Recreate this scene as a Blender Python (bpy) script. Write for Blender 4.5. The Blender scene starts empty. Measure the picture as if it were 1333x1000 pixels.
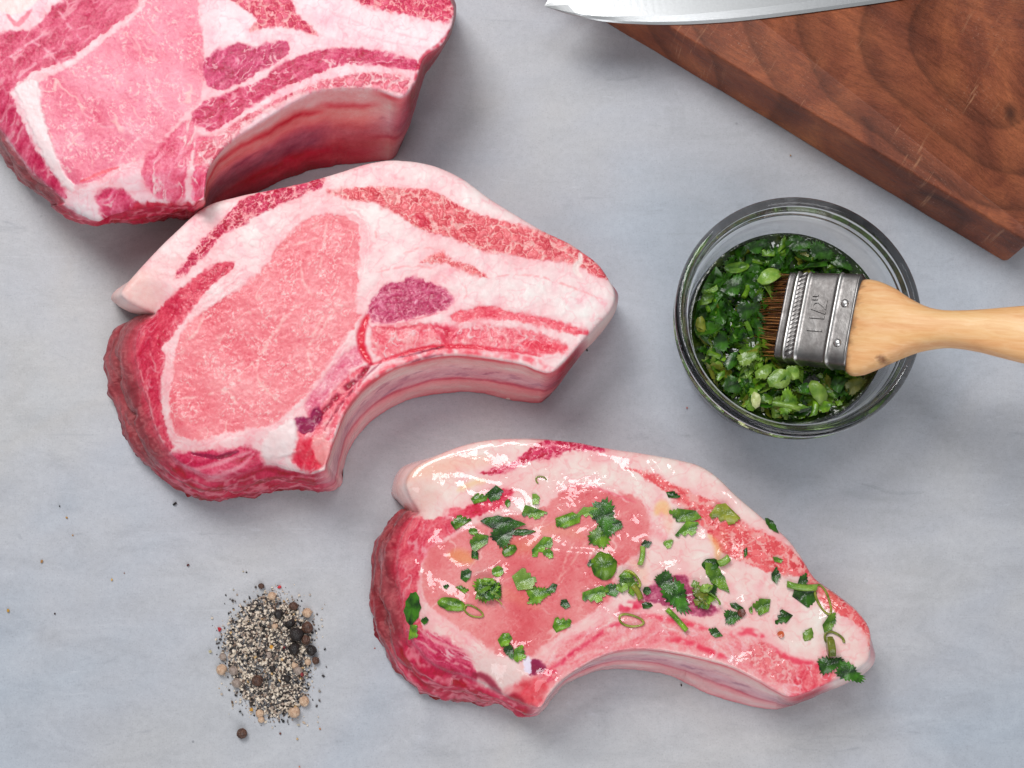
import bpy, bmesh, math, random
import numpy as np
from mathutils import Vector, Matrix
from mathutils.geometry import delaunay_2d_cdt
from mathutils.bvhtree import BVHTree

random.seed(7)
SC = bpy.context.scene
COL = SC.collection

# ------------------------------------------------------------------ camera
D, TILT, LENS = 0.60, math.radians(11.0), 50.0
FPX = 1333 * LENS / 36.0
cam_data = bpy.data.cameras.new("camera")
cam_data.lens = LENS
cam_data.sensor_width = 36.0
cam_data.clip_start = 0.01
cam_data.clip_end = 50.0
cam = bpy.data.objects.new("camera", cam_data)
COL.objects.link(cam)
cam.location = (0, -D * math.sin(TILT), D * math.cos(TILT))
cam.rotation_euler = (TILT, 0, 0)
SC.camera = cam

# ------------------------------------------------------------------ light: a studio table, soft boxes, pale room
world = bpy.data.worlds.new("World")
SC.world = world
world.use_nodes = True
bg = world.node_tree.nodes["Background"]
bg.inputs[0].default_value = (0.93, 0.97, 1.0, 1)
bg.inputs[1].default_value = 0.25


def area(name, loc, target, size, power, color=(1, 1, 1), size_y=None):
    l = bpy.data.lights.new(name, "AREA")
    l.energy = power
    l.size = size
    if size_y:
        l.shape = "RECTANGLE"
        l.size_y = size_y
    l.color = color
    o = bpy.data.objects.new(name, l)
    COL.objects.link(o)
    o.location = loc
    o.rotation_euler = (Vector(target) - Vector(loc)).to_track_quat("-Z", "Y").to_euler()
    return o


area("key_softbox", (-0.40, 0.68, 1.10), (0, 0.02, 0), 0.56, 11.4, (1.0, 0.985, 0.965))
area("top_softbox", (0.05, 0.34, 1.30), (0, 0.0, 0), 0.28, 2.4, (0.98, 0.99, 1.0))
area("fill_softbox", (0.25, -1.0, 0.85), (0, 0, 0), 0.90, 6.8, (0.97, 0.98, 1.0))

SC.view_settings.view_transform = "Standard"
SC.view_settings.look = "None"
SC.view_settings.exposure = 0.0
SC.view_settings.gamma = 1.0
SC.render.engine = "CYCLES"
SC.cycles.max_bounces = 14
SC.cycles.transmission_bounces = 14
SC.cycles.caustics_refractive = True
SC.cycles.caustics_reflective = True
SC.cycles.use_denoising = True
SC.render.resolution_x, SC.render.resolution_y = 1024, 768


# ------------------------------------------------------------------ helpers
def P(px, py, z=0.0):
    """photo pixel -> point of the place at height z"""
    x = (np.asarray(px, float) - 666.5) / FPX
    y = -(np.asarray(py, float) - 500.0) / FPX
    c, s = math.cos(TILT), math.sin(TILT)
    dx, dy, dz = x, y * c + s, y * s - c
    t = (z - cam.location.z) / dz
    return np.stack([cam.location.x + dx * t, cam.location.y + dy * t, np.zeros_like(dx * t) + z], -1)


def px_size(z):
    return (D - z) / FPX


def lin(c):
    c = np.asarray(c, float) / 255.0
    return np.where(c <= 0.04045, c / 12.92, ((c + 0.055) / 1.055) ** 2.4)


def L4(r, g, b, k=1.0):
    v = lin((r, g, b)) * k
    return (float(v[0]), float(v[1]), float(v[2]), 1.0)


def smooth(a, b, x):
    t = np.clip((x - a) / (b - a), 0, 1)
    return t * t * (3 - 2 * t)


def _hash(ix, iy, seed):
    h = (ix.astype(np.int64) * 374761393 + iy.astype(np.int64) * 668265263 + seed * 974634777) & 0xFFFFFFFF
    h = ((h ^ (h >> 13)) * 1274126177) & 0xFFFFFFFF
    h = ((h ^ (h >> 16)) * 2246822519) & 0xFFFFFFFF
    return ((h ^ (h >> 15)) & 0xFFFFFF) / float(0x1000000)


def vnoise(u, v, seed=0):
    """gradient noise, about -1..1"""
    iu, iv = np.floor(u), np.floor(v)
    fu, fv = u - iu, v - iv
    iu, iv = iu.astype(np.int64), iv.astype(np.int64)
    su, sv = fu * fu * fu * (fu * (fu * 6 - 15) + 10), fv * fv * fv * (fv * (fv * 6 - 15) + 10)

    def g(a, b):
        t = _hash(iu + a, iv + b, seed) * 2 * math.pi
        return np.cos(t) * (fu - a) + np.sin(t) * (fv - b)
    n0 = g(0, 0) * (1 - su) + g(1, 0) * su
    n1 = g(0, 1) * (1 - su) + g(1, 1) * su
    return (n0 * (1 - sv) + n1 * sv) * 1.5


def fbm(u, v, scale, octv=3, seed=0, gain=0.5):
    s, a, t = 0, 1.0, 0
    for k in range(octv):
        f = 2.03 ** k / scale
        s = s + a * vnoise(u * f + 17.3 * k, v * f - 9.1 * k, seed + k * 31)
        t += a
        a *= gain
    return s / t


def worley(u, v, scale, seed=0):
    x, y = u / scale, v / scale
    ix, iy = np.floor(x).astype(np.int64), np.floor(y).astype(np.int64)
    f1 = np.full(x.shape, 9.0)
    f2 = np.full(x.shape, 9.0)
    cid = np.zeros(x.shape)
    for a in (-1, 0, 1):
        for b in (-1, 0, 1):
            cx, cy = ix + a, iy + b
            dx = cx + _hash(cx, cy, seed) - x
            dy = cy + _hash(cx, cy, seed + 5) - y
            d = np.sqrt(dx * dx + dy * dy)
            near = d < f1
            f2 = np.where(near, f1, np.minimum(f2, d))
            cid = np.where(near, _hash(cx, cy, seed + 9), cid)
            f1 = np.where(near, d, f1)
    return f1, f2, cid


def catmull(pts, closed=True, n=8):
    p = np.asarray(pts, float)
    m = len(p)
    out = []
    for i in range(m if closed else m - 1):
        if closed:
            p0, p1, p2, p3 = p[(i - 1) % m], p[i], p[(i + 1) % m], p[(i + 2) % m]
        else:
            p0, p1, p2, p3 = p[max(i - 1, 0)], p[i], p[i + 1], p[min(i + 2, m - 1)]
        t = (np.arange(n) / n)[:, None]
        out.append(0.5 * (2 * p1 + (p2 - p0) * t + (2 * p0 - 5 * p1 + 4 * p2 - p3) * t ** 2
                          + (3 * p1 - p0 - 3 * p2 + p3) * t ** 3))
    if not closed:
        out.append(p[-1:])
    return np.concatenate(out)


def seg_dist(u, v, poly, closed=True):
    """distance to a polyline, and inside flag and position along it"""
    poly = np.asarray(poly, float)
    n = len(poly)
    best = np.full(u.shape, 1e18)
    along = np.zeros(u.shape)
    inside = np.zeros(u.shape, bool)
    acc = 0.0
    for i in range(n if closed else n - 1):
        x0, y0 = poly[i]
        x1, y1 = poly[(i + 1) % n]
        ex, ey = x1 - x0, y1 - y0
        l2 = ex * ex + ey * ey + 1e-12
        t = np.clip(((u - x0) * ex + (v - y0) * ey) / l2, 0, 1)
        d = (u - x0 - t * ex) ** 2 + (v - y0 - t * ey) ** 2
        m = d < best
        best = np.where(m, d, best)
        along = np.where(m, acc + t * math.sqrt(l2), along)
        acc += math.sqrt(l2)
        if closed and y0 != y1:
            c = ((y0 > v) != (y1 > v)) & (u < (x1 - x0) * (v - y0) / (y1 - y0) + x0)
            inside ^= c
    return np.sqrt(best), inside, along / max(acc, 1e-9)


def mesh_np(name, V, F, smooth_shade=True):
    V = np.asarray(V, np.float32)
    F = np.asarray(F, np.int32)
    k = F.shape[1]
    me = bpy.data.meshes.new(name)
    me.vertices.add(len(V))
    me.vertices.foreach_set("co", V.ravel())
    me.loops.add(F.size)
    me.loops.foreach_set("vertex_index", F.ravel())
    me.polygons.add(len(F))
    me.polygons.foreach_set("loop_start", np.arange(0, F.size, k, dtype=np.int32))
    me.polygons.foreach_set("loop_total", np.full(len(F), k, np.int32))
    me.update(calc_edges=True)
    me.polygons.foreach_set("use_smooth", np.full(len(F), smooth_shade, bool))
    me.validate()
    return me


def mesh_py(name, V, F, smooth_shade=True):
    me = bpy.data.meshes.new(name)
    me.from_pydata([tuple(map(float, v)) for v in V], [], F)
    me.update()
    for p in me.polygons:
        p.use_smooth = smooth_shade
    return me


def col_attr(me, name, rgb):
    a = me.attributes.new(name, "FLOAT_COLOR", "POINT")
    d = np.ones((len(rgb), 4), np.float32)
    d[:, :3] = rgb
    a.data.foreach_set("color", d.ravel())


def flt_attr(me, name, val):
    a = me.attributes.new(name, "FLOAT", "POINT")
    a.data.foreach_set("value", np.asarray(val, np.float32))


def obj(name, me, mat=None, parent=None, loc=None):
    o = bpy.data.objects.new(name, me)
    COL.objects.link(o)
    if mat is not None and me is not None and not me.materials:
        me.materials.append(mat)
    if parent is not None:
        o.parent = parent
    if loc is not None:
        o.location = loc
    return o


def tag(o, label=None, cat=None, group=None, kind=None):
    if label:
        o["label"] = label
    if cat:
        o["category"] = cat
    if group:
        o["group"] = group
    if kind:
        o["kind"] = kind
    return o


def empty(name, loc, label, cat, group=None):
    o = bpy.data.objects.new(name, None)
    o.empty_display_size = 0.01
    COL.objects.link(o)
    o.location = loc
    return tag(o, label, cat, group)


class NT:
    """small node-tree writer"""

    def __init__(s, name):
        s.mat = bpy.data.materials.new(name)
        s.mat.use_nodes = True
        s.t = s.mat.node_tree
        s.b = s.t.nodes["Principled BSDF"]
        s.out = s.t.nodes["Material Output"]

    def n(s, typ, **kw):
        nd = s.t.nodes.new(typ)
        for k, v in kw.items():
            if k.startswith("i_"):
                key = k[2:].replace("_", " ")
                nd.inputs[int(key) if key.isdigit() else key].default_value = v
            else:
                setattr(nd, k, v)
        return nd

    def l(s, a, ao, b, bi):
        s.t.links.new(a.outputs[ao], b.inputs[bi])

    def set(s, **kw):
        for k, v in kw.items():
            s.b.inputs[k.replace("_", " ")].default_value = v
        return s

    def coords(s, scale=(1, 1, 1), rot=(0, 0, 0), loc=(0, 0, 0), out="Object"):
        tc = s.n("ShaderNodeTexCoord")
        mp = s.n("ShaderNodeMapping")
        mp.inputs["Scale"].default_value = scale
        mp.inputs["Rotation"].default_value = rot
        mp.inputs["Location"].default_value = loc
        s.l(tc, out, mp, 0)
        return mp

    def noise(s, vec, scale, detail=3, rough=0.5, dist=0.0):
        nd = s.n("ShaderNodeTexNoise")
        nd.inputs["Scale"].default_value = scale
        nd.inputs["Detail"].default_value = detail
        nd.inputs["Roughness"].default_value = rough
        nd.inputs["Distortion"].default_value = dist
        if vec is not None:
            s.l(vec, 0, nd, "Vector")
        return nd

    def ramp(s, src, so, stops, interp="LINEAR"):
        r = s.n("ShaderNodeValToRGB")
        e = r.color_ramp.elements
        while len(e) < len(stops):
            e.new(0.5)
        for el, (p, c) in zip(e, stops):
            el.position = p
            el.color = c if len(c) == 4 else (*c, 1)
        r.color_ramp.interpolation = interp
        s.l(src, so, r, 0)
        return r

    def mix(s, fac, a, b, blend="MIX", f=None):
        m = s.n("ShaderNodeMix", data_type="RGBA", blend_type=blend)
        if f is not None:
            m.inputs[0].default_value = f
        else:
            s.l(fac[0], fac[1], m, 0)
        for idx, q in ((6, a), (7, b)):
            if isinstance(q, tuple) and not hasattr(q[0], "outputs"):
                m.inputs[idx].default_value = q
            else:
                s.l(q[0], q[1], m, idx)
        return m

    def math(s, op, a, b=None):
        m = s.n("ShaderNodeMath", operation=op)
        for i, q in ((0, a), (1, b)):
            if q is None:
                continue
            if isinstance(q, (int, float)):
                m.inputs[i].default_value = q
            else:
                s.l(q[0], q[1], m, i)
        return m

    def bump(s, h, ho, dist, strength=1.0, prev=None):
        b = s.n("ShaderNodeBump")
        b.inputs["Distance"].default_value = dist
        b.inputs["Strength"].default_value = strength
        s.l(h, ho, b, "Height")
        if prev is not None:
            s.l(prev, 0, b, "Normal")
        return b


G1 = lambda v: (v, v, v, 1)

# ------------------------------------------------------------------ the table top
def mat_table():
    m = NT("painted_table")
    c = m.coords()
    big = m.noise(c, 5.0, 4, 0.55, 0.6)
    base = m.ramp(big, 0, [(0.30, L4(170, 181, 194)), (0.46, L4(178, 181, 189)), (0.60, L4(185, 185, 187)), (0.78, L4(176, 183, 192))])
    c2 = m.coords(scale=(1, 2.2, 1), rot=(0, 0, 0.5))
    cloud = m.noise(c2, 26.0, 6, 0.6, 1.2)
    cl = m.ramp(cloud, 0, [(0.3, G1(0.40)), (0.5, G1(0.5)), (0.72, G1(0.58))])
    b1 = m.mix(None, (base, 0), (cl, 0), "OVERLAY", f=0.5)
    fine = m.noise(m.coords(), 420.0, 3, 0.6)
    fr = m.ramp(fine, 0, [(0.3, G1(0.46)), (0.7, G1(0.54))])
    b2 = m.mix(None, (b1, 2), (fr, 0), "OVERLAY", f=0.6)
    # worn scuffs: pale and dark
    sc = m.noise(m.coords(scale=(1, 5, 1), rot=(0, 0, -0.7)), 34.0, 8, 0.7, 2.0)
    sr = m.ramp(sc, 0, [(0.62, G1(0)), (0.74, G1(0.55))])
    b3 = m.mix((sr, 0), (b2, 2), L4(200, 204, 212))
    sc2 = m.noise(m.coords(scale=(1, 4, 1), rot=(0, 0, 0.35), loc=(3, 1, 0)), 22.0, 9, 0.72, 1.5)
    sr2 = m.ramp(sc2, 0, [(0.60, G1(0)), (0.78, G1(0.55))])
    b4 = m.mix((sr2, 0), (b3, 2), L4(128, 132, 142))
    vo = m.n("ShaderNodeTexVoronoi", feature="F1")
    vo.inputs["Scale"].default_value = 85.0
    m.l(m.coords(), 0, vo, "Vector")
    dots = m.ramp(vo, "Distance", [(0.035, G1(0.55)), (0.06, G1(0))])
    gate = m.noise(m.coords(loc=(5, 5, 0)), 30.0, 2)
    gr = m.ramp(gate, 0, [(0.6, G1(0)), (0.66, G1(1))])
    dm = m.math("MULTIPLY", (dots, 0), (gr, 0))
    b5 = m.mix((dm, 0), (b4, 2), L4(105, 108, 116))
    # fine scratches running several ways
    last = b5
    for k, (rot, sc_, lo, c_, f_) in enumerate(((0.3, 9.0, .70, (206, 208, 214), .25), (-0.9, 7.0, .71, (140, 144, 152), .25), (1.25, 8.0, .70, (204, 208, 214), .2), (0.05, 6.0, .72, (148, 152, 160), .2))):
        sn = m.noise(m.coords(scale=(1, 70, 1), rot=(0, 0, rot), loc=(k * 3.1, k, 0)), sc_, 3, .55, .15)
        sr_ = m.ramp(sn, 0, [(lo, G1(0)), (lo + .05, G1(f_))])
        last = m.mix((sr_, 0), (last, 2), L4(*c_))
    speck = m.noise(m.coords(loc=(9, 2, 0)), 1500.0, 2, .6)
    spr = m.ramp(speck, 0, [(.30, G1(.38)), (.45, G1(.5)), (.6, G1(.5)), (.75, G1(.6))])
    last = m.mix(None, (last, 2), (spr, 0), "OVERLAY", f=.6)
    m.l(last, 2, m.b, "Base Color")
    rr = m.ramp(cloud, 0, [(0.3, G1(0.42)), (0.7, G1(0.58))])
    m.l(rr, 0, m.b, "Roughness")
    bp = m.bump(cloud, 0, 0.0004, 0.5)
    bp2 = m.bump(fine, 0, 0.0001, 0.5, bp)
    m.l(bp2, 0, m.b, "Normal")
    return m.mat


tb = mesh_np("table_top", [(-1.2, -1.0, 0), (1.2, -1.0, 0), (1.2, 1.2, 0), (-1.2, 1.2, 0),
                           (-1.2, -1.0, -.03), (1.2, -1.0, -.03), (1.2, 1.2, -.03), (-1.2, 1.2, -.03)],
             [(0, 1, 2, 3), (7, 6, 5, 4), (0, 4, 5, 1), (1, 5, 6, 2), (2, 6, 7, 3), (3, 7, 4, 0)], False)
tag(obj("table_top", tb, mat_table()), "grey blue painted table top with cloudy worn marks", None, None, "structure")
# ------------------------------------------------------------------ meat
def X(ox, oy, s, *pts):
    """points read off an enlarged view back to photo pixels"""
    return [(ox + x / s, oy + y / s) for x, y in pts]


S1, S2 = 3.1738, 3.7028


def mat_meat(wet):
    m = NT("wet_meat" if wet else "meat")
    a = m.n("ShaderNodeAttribute", attribute_name="flesh")
    c = m.coords()
    g = m.noise(c, 900.0, 4, 0.65, 0.8)
    gr = m.ramp(g, 0, [(0.28, G1(0.36)), (0.5, G1(0.49)), (0.64, G1(0.56)), (0.76, G1(0.70))])
    gz = m.n("ShaderNodeAttribute", attribute_name="grit")
    gf = m.math("MULTIPLY", (gz, "Fac"), 1.0)
    b1 = m.mix((gf, 0), (a, "Color"), (gr, 0), "OVERLAY")
    g2 = m.noise(c, 240.0, 4, 0.6, 1.0)
    gr2 = m.ramp(g2, 0, [(0.3, G1(0.44)), (0.7, G1(0.56))])
    b2 = m.mix(None, (b1, 2), (gr2, 0), "OVERLAY", f=0.6)
    m.l(b2, 2, m.b, "Base Color")
    rr = m.ramp(g2, 0, [(0.3, G1(0.30)), (0.7, G1(0.50))])
    m.l(rr, 0, m.b, "Roughness")
    m.set(Specular_IOR_Level=0.2 if wet else 0.28)
    gh = m.math("MULTIPLY", (g, 0), (gz, "Fac"))
    bp = m.bump(g2, 0, 0.0004, 0.5)
    bp2 = m.bump(gh, 0, 0.00028, 0.8, bp)
    m.l(bp2, 0, m.b, "Normal")
    w = m.n("ShaderNodeAttribute", attribute_name="wet")
    m.l(w, "Fac", m.b, "Coat Weight")
    m.b.inputs["Coat Roughness"].default_value = 0.025 if wet else 0.09
    o1 = m.noise(c, 32.0, 1.0, 0.4, 1.4)
    o2 = m.noise(c, 420.0, 2, 0.5, 0.3)
    ob = m.bump(o1, 0, 0.0042 if wet else 0.0018, 1.0)
    ob2 = m.bump(o2, 0, 0.00007 if wet else 0.0006, 1.0, ob)
    m.l(ob2, 0, m.b, "Coat Normal")
    return m.mat


class Painter:
    """flesh colours, relief and part numbers of a set of surface points (u, v in photo pixels of the cut face)"""

    def __init__(s, u, v, seed):
        s.u, s.v, s.seed = u, v, seed
        s.col = np.zeros((len(u), 3))
        s.h = np.zeros(len(u))
        s.lab = np.zeros(len(u), int)
        s.wet = np.zeros(len(u))
        s.grit = np.full(len(u), 0.16)
        s.k = 0

    def fat(s, c=(243, 222, 222)):
        u, v = s.u, s.v
        n = fbm(u, v, 60, 3, s.seed + 1)
        n2 = fbm(u, v, 9, 3, s.seed + 2)
        n3 = np.abs(fbm(u + 14 * fbm(u, v, 40, 2, s.seed + 7), v, 26, 3, s.seed + 3))
        c = np.asarray(c, float)
        s.col[:] = c + n[:, None] * np.array([5, 34, 29]) + (smooth(0.0, 0.7, fbm(u, v, 34, 3, s.seed + 4)) * 1.0)[:, None] * np.array([-4, -26, -20]) + n2[:, None] * np.array([3, 12, 10])
        s.col += (smooth(0.07, 0.0, n3) * 0.6)[:, None] * np.array([-8, -34, -28])
        s.h += 0.30 * n + 0.13 * n2

    def _mix(s, idx, a, c, dh=None):
        s.col[idx] += a[:, None] * (c - s.col[idx])
        if dh is not None:
            s.h[idx] += a * dh

    def _box(s, poly, pad):
        p = np.asarray(poly)
        return np.where((s.u > p[:, 0].min() - pad) & (s.u < p[:, 0].max() + pad)
                        & (s.v > p[:, 1].min() - pad) & (s.v < p[:, 1].max() + pad))[0]

    def zone(s, part, poly, style, feather=2.4, warp=4.6, ws=9, alpha=1.0, halo=0.5, **kw):
        s.k += 1
        sm = catmull(poly, True, 4)
        idx = s._box(sm, 30)
        u, v = s.u[idx], s.v[idx]
        sd = s.seed + 40 * s.k
        wu, wv = warp * fbm(u, v, ws, 3, sd, 0.6), warp * fbm(u, v, ws, 3, sd + 5, 0.6)
        d, ins, _ = seg_dist(u + wu, v + wv, sm)
        d = np.where(ins, d, -d)
        fw = feather * (0.55 + 2.2 * smooth(-0.1, 0.7, fbm(u, v, 24, 2, sd + 17)))
        a = smooth(-fw, fw, d) * alpha
        c, dh = style(u, v, d, sd, **kw)
        g = {"st_eye": .5, "st_fiber": .9, "st_marb": .8, "st_flat": .3}[style.__name__]
        if style is not st_flat and halo > 0:
            ha = halo * np.exp(-np.clip(-d, 0, 60) / 7.0) * (d < 3) * (0.6 + 0.8 * fbm(u, v, 18, 2, sd + 31))
            s.col[idx] += np.clip(ha, 0, 1)[:, None] * (np.array([236, 150, 158.0]) - s.col[idx])
        if style is st_eye:                   # layers of fascia round the loin
            lay = 1 - np.abs(fbm(d * 1.0 + 5 * fbm(u, v, 30, 2, sd + 33), (u + v) * .04, 7, 2, sd + 32)) * 2.6
            la = 0.42 * smooth(0.5, 0.95, lay) * (d < 0) * smooth(-28, -8, d) * smooth(-0.3, 0.4, fbm(u, v, 40, 2, sd + 34))
            s.col[idx] += la[:, None] * (np.array([226, 140, 150.0]) - s.col[idx])
            s.h[idx] -= la * .2
        s._mix(idx, a, c, dh)
        s.grit[idx] += a * (g - s.grit[idx])
        if style is not st_flat:
            s.wet[idx] = np.maximum(s.wet[idx], a * .3)
        if part is not None:
            s.lab[idx[d > 0]] = part
        return s

    def stroke(s, line, w, c, alpha=1.0, feather=1.2, warp=1.5, ws=9, dh=0.0, taper=True, wet=0.0, brk=0.0):
        s.k += 1
        if min(c) > 165 and w < 2.6:
            alpha, feather, brk = alpha * .9, feather + .6, max(brk, .16)
        sm = catmull(line, False, 6)
        idx = s._box(sm, w + 8)
        u, v = s.u[idx], s.v[idx]
        sd = s.seed + 40 * s.k
        d, _, t = seg_dist(u + warp * fbm(u, v, ws, 2, sd), v + warp * fbm(u, v, ws, 2, sd + 3), sm, False)
        ww = w * (np.sqrt(np.clip(4 * t * (1 - t), 0, 1)) * 0.8 + 0.2 if taper else 1.0)
        a = smooth(ww + feather, np.maximum(ww - feather, -feather), d) * alpha
        if brk:
            a = a * smooth(-brk, brk, fbm(u, v, 12, 2, sd + 8) + 0.15)
        cc = np.asarray(c, float) + 8 * fbm(u, v, 5, 2, sd)[:, None]
        s._mix(idx, a, cc, dh)
        s.wet[idx] = np.maximum(s.wet[idx], a * wet)
        return s


def st_eye(u, v, d, sd, c=(226, 124, 134), ang=0.4, fleck=1.0):
    ca, sa = math.cos(ang), math.sin(ang)
    n = fbm(u, v, 80, 4, sd, .6) * 1.9
    wu = u + 6 * fbm(u, v, 22, 2, sd + 1)
    wv = v + 6 * fbm(u, v, 22, 2, sd + 2)
    x, y = wu * ca + wv * sa, -wu * sa + wv * ca
    dash = smooth(-0.25, 0.25, fbm(x, y, 5.5, 2, sd + 21))
    r = 1 - np.abs(fbm(x * 0.62, y, 4.6, 2, sd + 3)) * 2.6
    r2 = 1 - np.abs(fbm(x, y * 0.7, 8.5, 2, sd + 4)) * 2.6
    patch = smooth(-0.25, 0.35, fbm(u, v, 26, 2, sd + 6))
    f = np.clip(smooth(0.50, 0.95, r) * dash * (0.2 + 0.95 * patch) + 0.5 * smooth(0.72, 0.98, r2) * patch * dash, 0, 1) * fleck
    dk = smooth(0.1, -0.6, r) * 0.5
    col = np.asarray(c, float) + n[:, None] * np.array([10, 30, 26])
    col = col + f[:, None] * (np.array([246, 208, 206]) - col) * 0.74
    col = col + dk[:, None] * np.array([-16, -34, -26])
    # the long pale seams of the muscle
    vn = np.abs(fbm(x * 0.45 + 3, y * 1.2, 62, 3, sd + 12))
    sea = smooth(0.028, 0.004, vn) * smooth(-0.1, 0.3, fbm(u, v, 50, 2, sd + 13))
    col = col + sea[:, None] * (np.array([240, 192, 188]) - col) * 0.7
    return col, -0.12 + 0.07 * f + 0.12 * n - 0.06 * dk


def st_fiber(u, v, d, sd, c=(190, 50, 84), c2=(226, 120, 140), ang=0.0, L=26, W=4.0, fat=0.5, amt=0.9):
    ca, sa = math.cos(ang), math.sin(ang)
    wu = u + 10 * fbm(u, v, 34, 2, sd + 1)
    wv = v + 10 * fbm(u, v, 34, 2, sd + 2)
    x, y = wu * ca + wv * sa, -wu * sa + wv * ca
    n = fbm(x, y * (L / W) * 0.5, L, 3, sd + 3, 0.6)
    n2 = fbm(u, v, 30, 2, sd + 4)
    t = np.clip(0.45 + 1.0 * n * amt + 0.35 * n2, 0, 1)
    c, c2 = np.asarray(c, float), np.asarray(c2, float)
    col = c + t[:, None] * (c2 - c)
    g = fbm(u, v, 3.2, 2, sd + 9)
    col = col + g[:, None] * np.array([16, 26, 24])
    r = 1 - np.abs(fbm(x, y * (L / W) * 0.4, L * 1.3, 3, sd + 5)) * 2.4
    f = smooth(0.74, 0.98, r) * fat * (0.2 + 0.9 * smooth(-0.25, 0.35, fbm(u, v, 26, 2, sd + 15)))
    col = col + f[:, None] * (np.array([240, 196, 200]) - col)
    return col, -0.2 + 0.22 * n + 0.15 * f + 0.08 * g


def st_marb(u, v, d, sd, c=(221, 88, 100), fatc=(244, 188, 186), cell=9.0, lw=0.13, dark=(196, 54, 74), sq=0.75, ang=0.4):
    ca, sa = math.cos(ang), math.sin(ang)
    wu, wv = u + 6.5 * fbm(u, v, 9, 3, sd + 1, .6), v + 6.5 * fbm(u, v, 9, 3, sd + 2, .6)
    x, y = (wu * ca + wv * sa) * sq, -wu * sa + wv * ca
    f1, f2, cid = worley(x, y, cell, sd)
    e = f2 - f1
    b1, b2, _ = worley(x, y, cell * 2.6, sd + 77)
    line = np.clip(smooth(lw * 1.3, lw * 0.2, e) * (0.3 + 0.7 * smooth(-0.35, 0.35, fbm(u, v, 15, 2, sd + 4))) + smooth(0.17, 0.03, b2 - b1) * smooth(-.4, .1, fbm(u, v, 20, 2, sd + 14)), 0, 1)
    c, dark, fatc = np.asarray(c, float), np.asarray(dark, float), np.asarray(fatc, float)
    n = fbm(u, v, 22, 3, sd + 6)
    col = c + (cid[:, None] - 0.5) * np.array([26, 46, 42]) + n[:, None] * np.array([14, 24, 20])
    rim = smooth(0.42, 0.12, e) * smooth(0.02, 0.16, e)
    col = col + rim[:, None] * (dark - col) * 0.5
    col = col + line[:, None] * (fatc - col) * 0.82
    return col, -0.1 + 0.30 * smooth(0.0, 0.5, e) - 0.1 * line + 0.1 * n


def st_flat(u, v, d, sd, c=(240, 220, 220), var=10, sc=14, dh=0.0):
    n = fbm(u, v, sc, 3, sd)
    return np.asarray(c, float) + var * n[:, None], dh + 0.12 * n


# walls: s runs round the chop in photo pixels, t goes from the cut face (0) down to the table (1)
def bands(t, stops):
    xs = np.array([q[0] for q in stops])
    cs = np.array([q[1] for q in stops], float)
    return np.stack([np.interp(t, xs, cs[:, k]) for k in range(3)], -1)


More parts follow.
